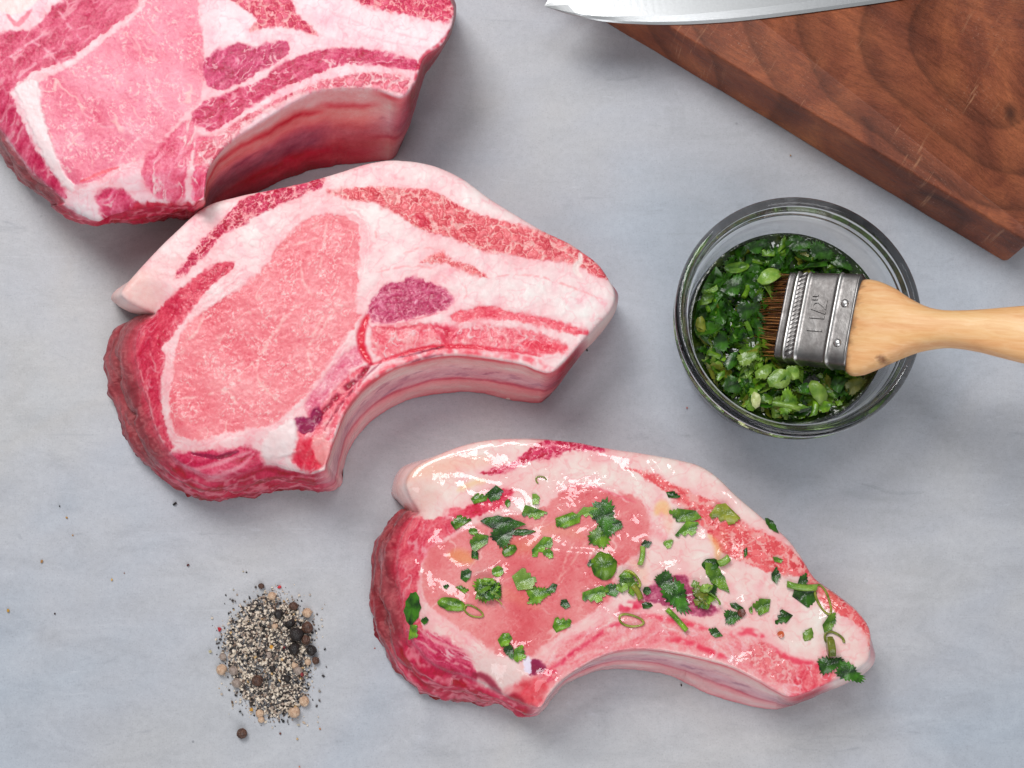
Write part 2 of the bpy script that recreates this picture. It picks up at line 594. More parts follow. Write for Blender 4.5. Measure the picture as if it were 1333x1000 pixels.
def wall_color(kind, s, t, sd):
    n = fbm(s, t * 60, 26, 3, sd)
    st = fbm(s, t * 420 + 30 * fbm(s, t * 40, 60, 2, sd + 2), 56, 5, sd + 1, 0.65)
    g = fbm(s, t * 70, 4, 2, sd + 9)
    if kind == "f":      # rind and back fat
        c = bands(t, [(0, (242, 216, 214)), (0.25, (240, 203, 198)), (0.7, (230, 180, 174)), (1, (205, 140, 140))])
        c = c + n[:, None] * np.array([6, 16, 14]) + g[:, None] * 5
    elif kind == "b":    # raw outer meat, browned by air
        c = bands(t, [(0, (196, 56, 74)), (0.15, (158, 70, 78)), (0.4, (144, 68, 72)), (0.75, (160, 64, 72)), (1, (132, 46, 56))])
        c = c + st[:, None] * np.array([46, 40, 40]) + n[:, None] * np.array([22, 16, 16]) + g[:, None] * 12
        f = smooth(0.72, 0.95, 1 - np.abs(st) * 3)
        c = c + (0.35 * f)[:, None] * (np.array([214, 140, 140]) - c)
    elif kind == "p":    # paler end of the rib side
        tt = t + 0.08 * fbm(s, t * 30, 60, 3, sd + 3)
        c = bands(tt, [(0, (244, 190, 190)), (0.12, (240, 178, 178)), (0.2, (222, 96, 106)), (0.26, (238, 160, 156)), (0.4, (232, 138, 138)), (0.55, (206, 112, 124)), (0.7, (216, 108, 118)), (0.8, (214, 70, 92)), (0.9, (222, 100, 112)), (1, (176, 60, 76))])
        c = c + st[:, None] * np.array([20, 40, 36])
    elif kind == "c":    # side of the marbled cap muscle
        c = bands(t, [(0, (212, 84, 98)), (0.3, (190, 66, 84)), (0.7, (214, 130, 134)), (1, (190, 110, 112))])
        c = c + st[:, None] * np.array([30, 50, 46]) + g[:, None] * 10
    elif kind == "m":    # folded muscle ends
        c = bands(t, [(0, (205, 66, 92)), (0.3, (180, 38, 66)), (0.6, (200, 60, 84)), (0.8, (160, 30, 56)), (1, (150, 34, 52))])
        c = c + st[:, None] * np.array([52, 66, 62]) + g[:, None] * 12
        f = smooth(0.66, 0.95, 1 - np.abs(fbm(s, t * 190, 44, 3, sd + 5)) * 2.6)
        c = c + (0.55 * f)[:, None] * (np.array([236, 170, 176]) - c)
    elif kind == "r":    # inside of the rib: membrane over bone
        tt = t + 0.06 * fbm(s, t * 30, 60, 3, sd + 3)
        c = bands(tt, [(0, (222, 96, 106)), (0.04, (222, 86, 98)), (0.10, (240, 170, 170)), (0.2, (243, 200, 196)), (0.33, (234, 180, 184)),
                       (0.45, (216, 160, 170)), (0.58, (220, 160, 168)), (0.63, (206, 90, 108)), (0.67, (234, 150, 154)), (0.82, (243, 182, 182)), (0.94, (238, 164, 168)), (1, (214, 122, 130))])
        streak = smooth(0.05, 0.5, fbm(s - t * 120, t * 150, 30, 3, sd + 4, 0.6)) * smooth(0.22, 0.34, tt) * smooth(0.66, 0.55, tt)
        c = c + (0.6 * streak)[:, None] * (np.array([150, 82, 108]) - c)
        c = c + st[:, None] * np.array([18, 44, 38]) + g[:, None] * 5
    elif kind == "d":    # the big chop's rib side, redder and darker
        tt = t + 0.11 * fbm(s, t * 40, 60, 3, sd + 3)
        c = bands(tt, [(0, (242, 186, 188)), (0.10, (242, 184, 184)), (0.16, (230, 130, 132)), (0.21, (216, 72, 84)), (0.27, (236, 140, 138)), (0.36, (232, 128, 130)), (0.42, (212, 110, 122)), (0.52, (186, 104, 122)), (0.66, (180, 100, 120)),
                       (0.73, (196, 86, 104)), (0.78, (214, 50, 76)), (0.88, (220, 74, 94)), (1, (170, 40, 62))])
        streak = smooth(0.0, 0.5, fbm(s - t * 200, t * 170, 40, 3, sd + 4, 0.6)) * smooth(0.38, 0.5, tt) * smooth(0.78, 0.7, tt)
        c = c + (0.55 * streak)[:, None] * (np.array([140, 66, 96]) - c)
        c = c + st[:, None] * np.array([34, 48, 44])
    else:                # "e" sawn end
        c = bands(t, [(0, (225, 120, 126)), (0.15, (170, 44, 62)), (0.5, (140, 34, 52)), (0.8, (190, 96, 104)), (1, (130, 40, 52))])
        c = c + n[:, None] * np.array([40, 44, 40]) + g[:, None] * 12
    return c


WALL_PART = {"f": 0, "b": 2, "m": 2, "r": 1, "d": 1, "e": 1, "c": 3, "p": 1}
WALL_ROUGH = {"f": 0.2, "b": 0.75, "m": 0.7, "r": 0.2, "d": 0.3, "e": 0.4, "c": 0.3, "p": 0.25}


def build_chop(name, label, z_top, keys, paint, part_names, seed, step, rows, wet=False, r_edge=0.0035, dome=None, slump=0.007):
    """keys: (class, top px, base px or None). paint(Painter) colours the cut face."""
    mm = 0.001
    k_top = np.array([k[1] for k in keys], float)
    w_top = P(k_top[:, 0], k_top[:, 1], z_top)[:, :2]
    w_base = []
    for k, wt in zip(keys, w_top):
        w_base.append(wt if k[2] is None else P(k[2][0], k[2][1], 0.0)[:2])
    w_base = np.array(w_base)
    n_sub = 12
    loop_px = catmull(k_top, True, n_sub)
    loop_w = catmull(w_top, True, n_sub)
    loop_b = catmull(w_base, True, n_sub)
    cls = np.repeat(np.arange(len(keys)), n_sub)
    seg = np.linalg.norm(np.roll(loop_px, -1, 0) - loop_px, axis=1)
    s_at = np.concatenate([[0], np.cumsum(seg)])
    total = s_at[-1]
    nb = int(total / step)
    sq = np.arange(nb) / nb * total

    def along(arr):
        a = np.concatenate([arr, arr[:1]])
        return np.stack([np.interp(sq, s_at, a[:, j]) for j in range(a.shape[1])], -1)
    bp, bw, bb = along(loop_px), along(loop_w), along(loop_b)
    rag = fbm(sq, sq * 0, 34, 4, seed + 71, .6) * 1.6
    bcl = cls[np.clip(np.searchsorted(s_at, sq, side="right") - 1, 0, len(cls) - 1)]
    kinds = kinds0 = [k[0] for k in keys]
    # --- cut face: points inside the outline
    lo, hi = bp.min(0), bp.max(0)
    gx = np.arange(lo[0], hi[0], step)
    gy = np.arange(lo[1], hi[1], step * 0.866)
    U, Vv = np.meshgrid(gx, gy)
    U = U + (np.arange(len(gy)) % 2)[:, None] * step * 0.5
    U, Vv = U.ravel(), Vv.ravel()
    rng = np.random.RandomState(seed)
    U = U + rng.uniform(-.15, .15, U.shape) * step
    Vv = Vv + rng.uniform(-.15, .15, U.shape) * step
    # the raw outer edge is ragged, not a drawn curve
    tan0 = np.roll(bp, -2, 0) - np.roll(bp, 2, 0)
    nr0 = np.stack([-tan0[:, 1], tan0[:, 0]], -1) / (np.linalg.norm(tan0, axis=1)[:, None] + 1e-9)
    fl = np.array([1.0 if kinds0[c] in "mb" else (0.35 if kinds0[c] in "ce" else 0.12) for c in bcl])
    fl = sum(np.roll(fl, k) for k in range(-8, 9)) / 17
    jag = (1.9 * fbm(sq, sq * 0 + 5, 17, 3, seed + 240, .6) + 0.8 * fbm(sq, sq * 0, 5, 2, seed + 241)) * fl
    bp = bp + nr0 * jag[:, None]
    bw = P(bp[:, 0], bp[:, 1], z_top)[:, :2]
    coarse = bp[::3]
    d, ins, _ = seg_dist(U, Vv, coarse)
    keep = ins & (d > step * 0.55)
    U, Vv, d = U[keep], Vv[keep], d[keep]
    pts = [Vector((float(x), float(y))) for x, y in bp] + [Vector((float(x), float(y))) for x, y in zip(U, Vv)]
    res = delaunay_2d_cdt(pts, [(i, (i + 1) % nb) for i in range(nb)], [], 1, 1e-7)
    remap = np.array([o[0] if o else -1 for o in res[3]])
    F = remap[np.array([f for f in res[2] if len(f) == 3])]
    F = F[(F >= 0).all(1)][:, ::-1]           # image y runs down: flip to face up
    u = np.concatenate([bp[:, 0], U])
    v = np.concatenate([bp[:, 1], Vv])
    dist = np.concatenate([np.zeros(nb), d]) * px_size(z_top)
    pt = Painter(u, v, seed)
    paint(pt)
    xy = P(u, v, z_top)
    def near(cls_set):
        hit = np.array([kinds_[c] in cls_set for c in bcl])
        out = np.full(len(u), 9.0)
        starts = [i_ for i_ in range(nb) if hit[i_] and not hit[i_ - 1]]
        for s0 in starts:
            e0 = s0
            while hit[(e0 + 1) % nb] and e0 - s0 < nb:
                e0 += 1
            ids = [i_ % nb for i_ in list(range(s0, e0, 5)) + [e0, e0 + 1]]
            out = np.minimum(out, seg_dist(xy[:, 0], xy[:, 1], bw[ids], False)[0])
        return out
    kinds_ = [k[0] for k in keys]
    d_sharp, d_fold = near("rdep"), near("mb")
    rr = 0.0011 + (r_edge - 0.0011) * smooth(0, 0.007, d_sharp)
    q = np.clip(1 - dist / rr, 0, 1)
    drop = rr * 0.55 * (1 - np.sqrt(np.clip(1 - q * q, 0, 1)))
    drop = drop + slump * (1 - smooth(-0.004, 0.013, d_fold)) * smooth(0.0, 0.004, d_sharp)
    z = z_top - drop + pt.h * mm * (0.35 if wet else 1.6) * (0.3 + 0.7 * np.clip(dist / rr, 0, 1))
    if dome is not None:
        z = z + dome(u, v)
    top = xy.copy()
    top[:, 2] = z
    # --- wall
    T = top[:nb]
    tan = np.roll(bw, -3, 0) - np.roll(bw, 3, 0)
    nrm = np.stack([-tan[:, 1], tan[:, 0]], -1)
    nrm /= np.linalg.norm(nrm, axis=1)[:, None] + 1e-12
    # outward: away from the inside
    area2 = np.sum(bw[:, 0] * np.roll(bw[:, 1], -1) - np.roll(bw[:, 0], -1) * bw[:, 1])
    nrm = nrm * (-1 if area2 > 0 else 1)
    hot = np.array([[1.0 if kinds[c] == kk else 0.0 for kk in "fbmrdecp"] for c in bcl])
    ker = 11
    sm = sum(np.roll(hot, k, 0) for k in range(-ker, ker + 1)) / (2 * ker + 1)
    tj = (np.arange(1, rows + 1) / rows)
    Sg, Tg = np.meshgrid(sq, tj)              # rows x nb
    Sf, Tf = Sg.ravel(), Tg.ravel()
    # noise along the loop must close: blend the last stretch into the first
    wcol = np.zeros((rows * nb, 3))
    rough = np.zeros(rows * nb)
    for q_, kk in enumerate("fbmrdecp"):
        wgt = np.tile(sm[:, q_], rows)
        if wgt.max() <= 0:
            continue
        idx = np.where(wgt > 0)[0]
        wcol[idx] += wgt[idx, None] * wall_color(kk, Sf[idx], Tf[idx], seed + 300 + q_ * 13)
        rough[idx] += wgt[idx] * WALL_ROUGH[kk]
    rib = np.tile(sm[:, 3] + sm[:, 4] + sm[:, 7], rows)
    lump = fbm(Sf * .7, Tf * 130, 60, 4, seed + 200, 0.5) * 2.2 + 0.7 * fbm(Sf, Tf * 320, 90, 3, seed + 201)
    prof = np.sin(np.pi * Tf) * (1.6 * (1 - rib)) + rib * (-0.5 * np.sin(Tf * np.pi) + 0.22 * np.exp(-((Tf - .78) / .12) ** 2))
    edge = np.clip(Tf * 6, 0, 1)
    off = (lump * rough * edge + prof * edge * np.clip((1 - Tf) * 8, 0.25, 1)) * mm
    rag_b = np.tile(rag, rows) * rough * 1.9 * mm * Tf ** 2
    e = Tf ** 0.92 * (1 - rib) + Tf * rib
    strand = (1 - np.abs(fbm(Sf, Tf * 380 + 40 * fbm(Sf, Sf * 0, 50, 2, seed + 215), 60, 3, seed + 210)) * 2.4) * (np.tile(sm[:, 1] + sm[:, 2], rows)) * np.clip(Tf * 5, 0, 1)
    off = off + strand * .75 * mm
    flesh_w = np.tile(sm[:, 1] + sm[:, 2], rows)
    crease = np.abs(np.sin(np.pi * (Tf * 2.1 + 0.9 * fbm(Sf, Sf * 0, 70, 3, seed + 220) + 0.25 * fbm(Sf, Tf * 60, 26, 2, seed + 221)))) ** 0.6
    off = off + flesh_w * (crease - .7) * 3.0 * (0.35 + 0.9 * smooth(-.4, .5, fbm(Sf, Tf * 50, 40, 2, seed + 224))) * mm * np.clip(Tf * 5, 0, 1)
    flap = smooth(0.15, 0.6, fbm(Sf, Tf * 30, 30, 3, seed + 230)) * flesh_w * smooth(.45, .95, Tf)
    off = off + flap * 1.8 * mm
    wx = np.tile(T[:, 0], rows) * (1 - e) + np.tile(bb[:, 0], rows) * e + np.tile(nrm[:, 0], rows) * (off + rag_b)
    wy = np.tile(T[:, 1], rows) * (1 - e) + np.tile(bb[:, 1], rows) * e + np.tile(nrm[:, 1], rows) * (off + rag_b)
    wz = np.tile(T[:, 2], rows) * (1 - Tf) + 0.0004 * Tf
    wall = np.stack([wx, wy, wz], -1)
    nv_top = len(top)
    i = np.arange(nb)
    j = (i + 1) % nb
    quads = []
    prev_i, prev_j = i, j
    for r in range(rows):
        cur_i, cur_j = nv_top + r * nb + i, nv_top + r * nb + j
        quads += [np.stack([prev_i, cur_i, cur_j], -1), np.stack([prev_i, cur_j, prev_j], -1)]
        prev_i, prev_j = cur_i, cur_j
    W = np.concatenate(quads)
    V = np.concatenate([top, wall])
    # make wall faces look outward
    a, b, c = V[W[0]]
    if np.dot(np.cross(b - a, c - a)[:2], nrm[0]) < 0:
        W = W[:, ::-1]
    a, b, c = V[F[:500, 0]], V[F[:500, 1]], V[F[:500, 2]]
    if np.cross(b - a, c - a)[:, 2].mean() < 0:
        F = F[:, ::-1]
    # the underside
    lastrow = nv_top + (rows - 1) * nb + i
    cen = V[lastrow].mean(0)
    # blend wall paint into the face's rim colour over the first rows
    rim = np.tile(pt.col[:nb], (rows, 1))
    wb = (smooth(0.10, 0.0, Tf) * (1 - rib) + smooth(0.035, 0.0, Tf) * rib)[:, None] * 0.75
    wcol = wcol * (1 - wb) + rim * wb
    col = np.concatenate([pt.col, wcol])
    wetv = np.concatenate([pt.wet, np.tile(pt.wet[:nb], rows) * 0.6 + 0.10 + 0.25 * np.tile(sm[:, 3] + sm[:, 4] + sm[:, 7], rows)])
    wallpart = np.array([WALL_PART[k] for k in kinds])[bcl]
    gritv = np.concatenate([pt.grit, np.tile(0.7 - 0.5 * (sm[:, 0] + sm[:, 3] * .7 + sm[:, 4] * .7), rows)])
    lab = np.concatenate([pt.lab, np.tile(wallpart, rows)])
    rgb = lin(np.clip(col, 0, 255))
    lum = rgb @ np.array([.3, .59, .11])
    rgb = np.clip(lum[:, None] + (rgb - lum[:, None]) * (1.10 + 0.16 * np.clip(1 - lum * 2.2, 0, 1))[:, None], 0.008, 0.87)
    rgb = rgb * (1 - 0.16 * smooth(0.34, 0.12, lum))[:, None]
    FA = np.concatenate([F, W])
    fn = np.cross(V[FA[:, 1]] - V[FA[:, 0]], V[FA[:, 2]] - V[FA[:, 0]])
    vn = np.zeros_like(V)
    for k in range(3):
        np.add.at(vn, FA[:, k], fn)
    vn /= np.linalg.norm(vn, axis=1)[:, None] + 1e-20
    flab = np.concatenate([np.median(lab[F], axis=1).astype(int), np.median(lab[W[:, :]], axis=1).astype(int)])
    wallface = np.arange(len(FA)) >= len(F)
    base = np.array([bw[:, 0].mean(), bw[:, 1].mean(), 0.0])
    root = empty(name, base, label, "meat", None)
    mat = mat_meat(wet)
    for pid, pn in enumerate(part_names):
        f = FA[flab == pid]
        if len(f) < 3:
            continue
        used, inv = np.unique(f, return_inverse=True)
        me = mesh_np(pn, V[used] - base, inv.reshape(f.shape))
        col_attr(me, "flesh", rgb[used])
        flt_attr(me, "wet", np.clip(wetv[used], 0, 1))
        flt_attr(me, "grit", np.clip(gritv[used], 0, 1))
        me.normals_split_custom_set_from_vertices(vn[used])
        obj(pn, me, mat, root)
    und = mesh_np("underside", np.concatenate([V[lastrow], [cen]]) - base, np.stack([i, j, np.full(nb, nb)], -1))
    col_attr(und, "flesh", np.tile(lin((190, 90, 100)), (nb + 1, 1)))
    flt_attr(und, "wet", np.zeros(nb + 1))
    obj("underside", und, mat, root)
    bvh = BVHTree.FromPolygons([Vector(p) for p in V[:nv_top]], [tuple(map(int, f)) for f in F])
    return root, bvh


A1 = lambda *p: X(0, 0, S1, *p)
A2 = lambda *p: X(260, 0, S1, *p)
B3 = lambda *p: X(120, 200, S2, *p)
B4 = lambda *p: X(460, 220, S2, *p)
B5 = lambda *p: X(120, 400, S2, *p)
B6 = lambda *p: X(380, 380, 3.3325, *p)
C7 = lambda *p: X(480, 560, S2, *p)
C8 = lambda *p: X(800, 580, S2, *p)
C9 = lambda *p: X(480, 720, S2, *p)
C10 = lambda *p: X(800, 700, S2, *p)

# ------------------------------------------------------------------ the big chop at the top left
keys1 = [
    ("e", (585, -2), (584, 6)), ("e", (591, 16), (588, 20)), ("e", (586, 38), (581, 50)), ("e", (575, 57), (564, 80)), ("e", (552, 75), (549, 104)), ("e", (545, 92), (541, 126)),
    ("e", (539, 108), (533, 158)), ("r", (522, 126), (516, 203)), ("p", (493, 117), (493, 210)), ("p", (465, 115), (455, 214)), ("d", (418, 118), (424, 218)),
    ("d", (378, 135), (386, 228)), ("d", (331, 164), (342, 247)), ("d", (302, 183), (312, 258)), ("d", (283, 201), (292, 268)), ("d", (270, 222), (280, 276)), ("d", (266, 246), (274, 282)),
    ("m", (261, 261), (262, 283)), ("m", (220, 258), (232, 283)), ("m", (173, 264), (190, 288)), ("m", (140, 271), (152, 286)), ("m", (120, 280), (124, 287)), ("m", (97, 271), (94, 280)),
    ("m", (77, 260), (74, 267)), ("b", (74, 251), (70, 262)), ("b", (31, 213), (25, 222)), ("b", (0, 172), (-8, 178)), ("b", (-28, 130), (-40, 130)), ("b", (-45, 70), (-60, 70)), ("f", (-40, 10), None),
    ("f", (0, -45), None), ("f", (80, -80), None), ("f", (200, -100), None), ("f", (350, -95), None), ("f", (480, -65), None), ("f", (560, -28), None)]


def paint1(p):
    p.fat((243, 212, 217))
    p.zone(2, A1((-160, 150), (0, 130), (130, 120), (230, 20), (260, 0), (300, -160), (560, -160), (570, 0), (560, 30), (480, 100), (380, 170), (280, 250), (150, 290), (60, 360), (50, 400), (100, 520), (160, 640), (255, 770), (240, 800), (100, 680), (0, 545), (-160, 400)),
           st_fiber, c=(192, 56, 88), c2=(226, 124, 148), ang=-0.75, L=40, W=7, fat=0.5)
    for ln in (((0, 260), (60, 220), (130, 170), (200, 130)), ((130, 170), (190, 205), (240, 260)), ((60, 330), (160, 250), (260, 200)), ((230, 20), (280, 100), (330, 160))):
        p.stroke(A1(*ln), 1.6, (238, 184, 196), 0.8)
    p.zone(2, A1((-100, 20), (60, 60), (120, 30), (160, 0), (120, -40), (0, -40)), st_flat, c=(242, 214, 212), var=14)
    p.stroke(A1((30, 60), (70, 100), (130, 40)), 3, (214, 100, 120), 0.7)
    p.zone(4, A1((560, 60), (600, 20), (640, -60), (790, -60), (815, 60), (835, 130), (838, 250), (830, 400), (795, 450), (735, 500), (690, 560), (620, 640), (480, 690), (420, 735), (320, 765), (255, 700), (200, 560), (165, 440), (165, 340), (300, 270), (440, 160), (530, 95)),
           st_eye, c=(226, 132, 152), ang=0.7)
    for ln in (((600, 300), (640, 400), (700, 470)), ((340, 460), (420, 520), (520, 530), (600, 600)), ((480, 690), (540, 600), (640, 520)), ((560, 240), (600, 310))):
        p.stroke(A1(*ln), 1.3, (244, 196, 204), 0.65)
    p.zone(None, A1((60, 365), (130, 330), (165, 345), (170, 440), (205, 560), (250, 690), (300, 760), (280, 775), (200, 680), (130, 540), (90, 430)), st_flat, c=(244, 216, 218), var=9, dh=.25)
    p.stroke(A1((330, 750), (390, 725), (450, 700), (490, 690)), 2.2, (222, 92, 104), 0.8)
    p.zone(5, A1((600, 645), (690, 565), (760, 505), (810, 510), (800, 600), (770, 720), (740, 810), (640, 800), (590, 740)), st_fiber, c=(206, 72, 102), c2=(240, 160, 178), ang=-1.0, L=34, W=5, fat=1.0)
    p.zone(5, A1((815, 570), (900, 570), (905, 610), (880, 700), (850, 800), (780, 810), (800, 700)), st_fiber, c=(206, 62, 94), c2=(240, 150, 172), ang=-1.0, L=22, W=5, fat=0.9)
    p.zone(5, A1((390, 800), (470, 770), (530, 800), (560, 840), (500, 890), (420, 890), (400, 850)), st_fiber, c=(196, 48, 84), c2=(232, 132, 158), ang=-0.9, L=26, W=6, fat=0.8)
    p.zone(5, A1((520, 830), (640, 815), (800, 820), (840, 840), (700, 850), (560, 860)), st_flat, c=(206, 66, 86), var=22, sc=8, dh=-.3)
    p.zone(5, A1((850, 240), (980, 180), (1060, 195), (1170, 165), (1190, 225), (1080, 290), (990, 345), (900, 372), (845, 330)), st_fiber, c=(178, 42, 80), c2=(214, 92, 130), ang=-0.9, L=20, W=4, fat=0.8)
    p.zone(5, A2((330, 270), (450, 220), (600, 198), (720, 208), (850, 240), (912, 262), (890, 290), (740, 270), (600, 265), (450, 320), (330, 370), (200, 450), (60, 540), (0, 520), (-25, 505), (-10, 440), (150, 370), (260, 330)),
           st_fiber, c=(186, 40, 76), c2=(218, 100, 132), ang=-0.35, L=18, W=4, fat=0.85)
    p.zone(5, A2((0, 600), (80, 555), (200, 475), (400, 375), (550, 325), (700, 303), (870, 322), (850, 390), (720, 368), (550, 368), (400, 398), (250, 472), (110, 600), (40, 690), (-10, 660)), st_marb, c=(226, 128, 144), fatc=(244, 206, 208), cell=10, lw=0.22, ang=-0.4)
    p.stroke(A2((40, 640), (200, 510), (400, 398), (560, 368), (720, 366), (835, 392)), 2.2, (240, 190, 192), 0.8, dh=.15)
    p.zone(3, A2((200, 130), (235, 75), (130, 0), (140, -60), (330, -60), (400, 60), (460, 110), (490, 152), (400, 120), (300, 112)), st_marb, c=(214, 92, 116), cell=7, lw=0.2, sq=.6, ang=0.7)
    p.zone(3, A2((640, 0), (650, -80), (960, -80), (1060, -20), (1050, 60), (1005, 90), (850, 62), (720, 32)), st_marb, c=(214, 84, 112), cell=6, lw=0.16, ang=0.2)
    for ln in (((500, 30), (700, 110), (950, 170)), ((560, 90), (760, 170), (960, 200)), ((480, 140), (600, 180), (850, 220))):
        p.stroke(A2(*ln), 1.4, (236, 176, 186), 0.7, brk=.2)
    p.stroke(A2((890, 330), (925, 240), (1000, 180), (1035, 120)), 4, (196, 54, 74), 0.75, dh=-.3, brk=.3)
    p.wet[:] = 0.12


build_chop("pork_chop", "thickest raw pork chop, cut off by the top left corner, with deep red rib side", 0.050, keys1, paint1,
           ["fat_layer", "rib_bone", "side_muscle", "cap_muscle", "loin_eye", "rib_muscle"], 11, 1.35, 40)

# ------------------------------------------------------------------ the plain chop in the middle
keys2 = [
    ("f", (158, 376), (152, 386)), ("f", (190, 338), None), ("f", (228, 300), None), ("f", (266, 268), None), ("f", (310, 254), None), ("c", (355, 245), None), ("c", (392, 237), None), ("c", (422, 229), None), ("f", (450, 220), None),
    ("f", (480, 211), None), ("f", (515, 207), None), ("f", (560, 213), None), ("f", (600, 230), None), ("f", (633, 254), None), ("f", (650, 265), None), ("f", (703, 297), None), ("c", (740, 315), None),
    ("c", (760, 328), None), ("c", (779, 343), None), ("c", (792, 361), None), ("f", (801, 380), (797, 390)), ("f", (797, 401), (793, 413)), ("f", (776, 425), (775, 440)), ("e", (756, 446), (748, 470)), ("e", (738, 466), (729, 498)),
    ("r", (718, 484), (710, 520)), ("r", (700, 482), (697, 524)), ("r", (680, 474), (665, 521)), ("r", (635, 466), (629, 513)), ("r", (590, 462), (590, 511)), ("r", (548, 468), (539, 519)), ("r", (509, 481), (500, 537)), ("r", (479, 500), (472, 560)),
    ("r", (452, 531), (455, 585)), ("r", (436, 568), (447, 612)), ("r", (425, 600), (445, 630)), ("m", (418, 613), (431, 639)), ("m", (379, 610), (392, 634)), ("m", (345, 601), (355, 642)), ("m", (310, 613), (309, 648)),
    ("m", (275, 618), (272, 651)), ("m", (240, 607), (248, 645)), ("b", (216, 588), (212, 622)), ("b", (196, 556), (177, 592)), ("b", (184, 516), (160, 556)), ("b", (173, 482), (146, 510)), ("b", (168, 449), (136, 470)), ("b", (172, 428), (148, 440)),
    ("b", (185, 412), (166, 425)), ("f", (196, 402), (187, 411)), ("f", (176, 396), (168, 405)), ("f", (161, 388), (154, 396))]


def paint2(p):
    p.fat((244, 213, 213))
    # flap tip: skin-pink edge
    p.zone(None, B3((130, 640), (200, 560), (300, 560), (330, 680), (280, 760), (180, 720)), st_flat, c=(241, 196, 188), var=14, feather=16, alpha=.7)
    p.zone(None, B3((250, 520), (420, 480), (460, 560), (380, 650), (280, 640)), st_flat, c=(242, 196, 196), var=12, feather=16, alpha=.55)
    p.zone(3, B3((395, 600), (450, 520), (520, 430), (620, 330), (720, 225), (870, 165), (1000, 135), (1100, 108), (1118, 150), (1010, 200), (860, 265), (740, 335), (640, 385), (550, 475), (470, 560)), st_marb, c=(202, 62, 92), dark=(176, 34, 66), cell=6, lw=0.16, sq=.55, ang=-0.75)
    # left muscle crescent
    p.zone(2, B3((685, 530), (640, 520), (560, 555), (440, 640), (330, 720), (200, 820), (160, 930)) + B5((150, 190), (150, 310), (205, 440), (240, 590), (300, 690), (375, 670), (350, 590), (325, 470), (330, 350), (350, 250), (340, 190), (390, 130), (440, 60)) + B3((500, 720), (590, 620), (660, 570)),
           st_fiber, c=(196, 48, 74), c2=(226, 104, 118), ang=-0.9, L=26, W=5, fat=.35)
    for ln in (((250, 360), (262, 480), (300, 600), (330, 650)), ((200, 250), (230, 350), (250, 430)), ((270, 200), (300, 290), (310, 360))):
        p.stroke(B5(*ln), 1.2, (240, 186, 186), .7)
    p.zone(4, B3((1030, 318), (1080, 298), (1150, 292), (1250, 318), (1288, 390), (1282, 560), (1272, 750)) + B5((1290, 50), (1200, 175), (1110, 310), (1060, 385), (960, 490), (880, 555), (760, 585), (640, 605), (520, 640), (430, 625), (380, 570), (370, 450), (390, 330), (400, 200), (440, 110)) + B3((480, 800), (600, 722), (720, 645), (850, 525), (890, 450), (960, 380)),
           st_eye, c=(228, 128, 136), ang=-0.9)
    for ln in (((930, 30), (870, 130), (810, 230), (790, 320), (840, 400), (930, 470)), ((1120, 40), (1060, 140), (1040, 240), (1070, 330)), ((540, 20), (500, 120), (420, 200)), ((560, 420), (640, 400), (700, 470)), ((430, 440), (520, 430))):
        p.stroke(B5(*ln), 1.5, (244, 200, 194), .75)
    for ln in (((1130, 330), (1110, 480), (1090, 600)), ((1200, 700), (1150, 780), (1080, 900)), ((1000, 520), (1020, 620), (1060, 680)), ((880, 470), (1000, 430), (1100, 400)), ((1050, 700), (950, 770), (860, 900), (820, 960))):
        p.stroke(B3(*ln), 1.2, (244, 204, 198), .7)
    p.stroke(B3((900, 450), (1000, 380), (1100, 330), (1200, 320), (1260, 380)), 3, (206, 88, 96), .35, feather=3)
    # top right marbled muscle
    p.zone(3, X(260, 0, S1, (538, 800), (545, 785)) + B4((100, 88), (250, 92), (380, 108), (500, 168), (620, 225), (760, 258), (900, 298), (1000, 318), (1090, 385), (1180, 452), (1228, 525), (1160, 512), (1100, 472), (1040, 452), (880, 437), (750, 412), (620, 392), (500, 342), (400, 312), (330, 294), (200, 212), (100, 165), (0, 152)),
           st_marb, c=(224, 112, 118), fatc=(246, 194, 188), dark=(196, 58, 74), cell=9, lw=0.15, sq=.8, ang=.5, warp=4)
    p.stroke(B4((1090, 400), (1095, 440), (1070, 480), (1100, 520)), 4, (246, 220, 216), .9)
    p.zone(None, B4((300, 230), (340, 290), (370, 260), (330, 220)), st_flat, c=(206, 60, 80), var=16, feather=4, alpha=.6)
    # purple muscle
    p.zone(5, B4((72, 680), (105, 605), (170, 550), (230, 545), (285, 520), (350, 542), (400, 558), (460, 600), (478, 640), (430, 682), (350, 702), (270, 722), (180, 742), (100, 742)), st_fiber, c=(176, 44, 84), c2=(206, 104, 134), ang=1.0, L=9, W=4, fat=.5)
    p.stroke(B4((320, 610), (280, 670), (255, 720)), 1.6, (238, 190, 200), .8)
    p.stroke(B4((140, 590), (130, 660), (160, 720)), 1.2, (232, 170, 186), .6)
    p.stroke(B4((60, 690), (80, 760), (180, 755), (300, 725), (420, 690)), 1.0, (214, 96, 116), .7)
    p.zone(3, B4((320, 450), (370, 420), (430, 402), (480, 440), (590, 480), (650, 528), (560, 502), (480, 466), (400, 452)), st_marb, c=(228, 120, 122), cell=6, lw=.2)
    for ln in (((240, 410), (330, 380), (420, 390)), ((640, 530), (760, 510), (900, 520), (1050, 570), (1200, 630)), ((110, 500), (250, 470), (380, 480), (460, 540)), ((540, 560), (550, 600), (530, 630)), ((90, 260), (110, 330), (60, 400))):
        p.stroke(B4(*ln), 1.3, (232, 150, 154), .6, brk=.2)
    # rib meat
    p.zone(5, B4((470, 705), (540, 680), (650, 662), (760, 688), (900, 712), (1030, 748), (1135, 782), (1080, 800), (900, 756), (740, 728), (600, 722), (500, 745)), st_fiber, c=(220, 74, 92), c2=(240, 140, 146), ang=.2, L=20, W=5, fat=.4, feather=3)
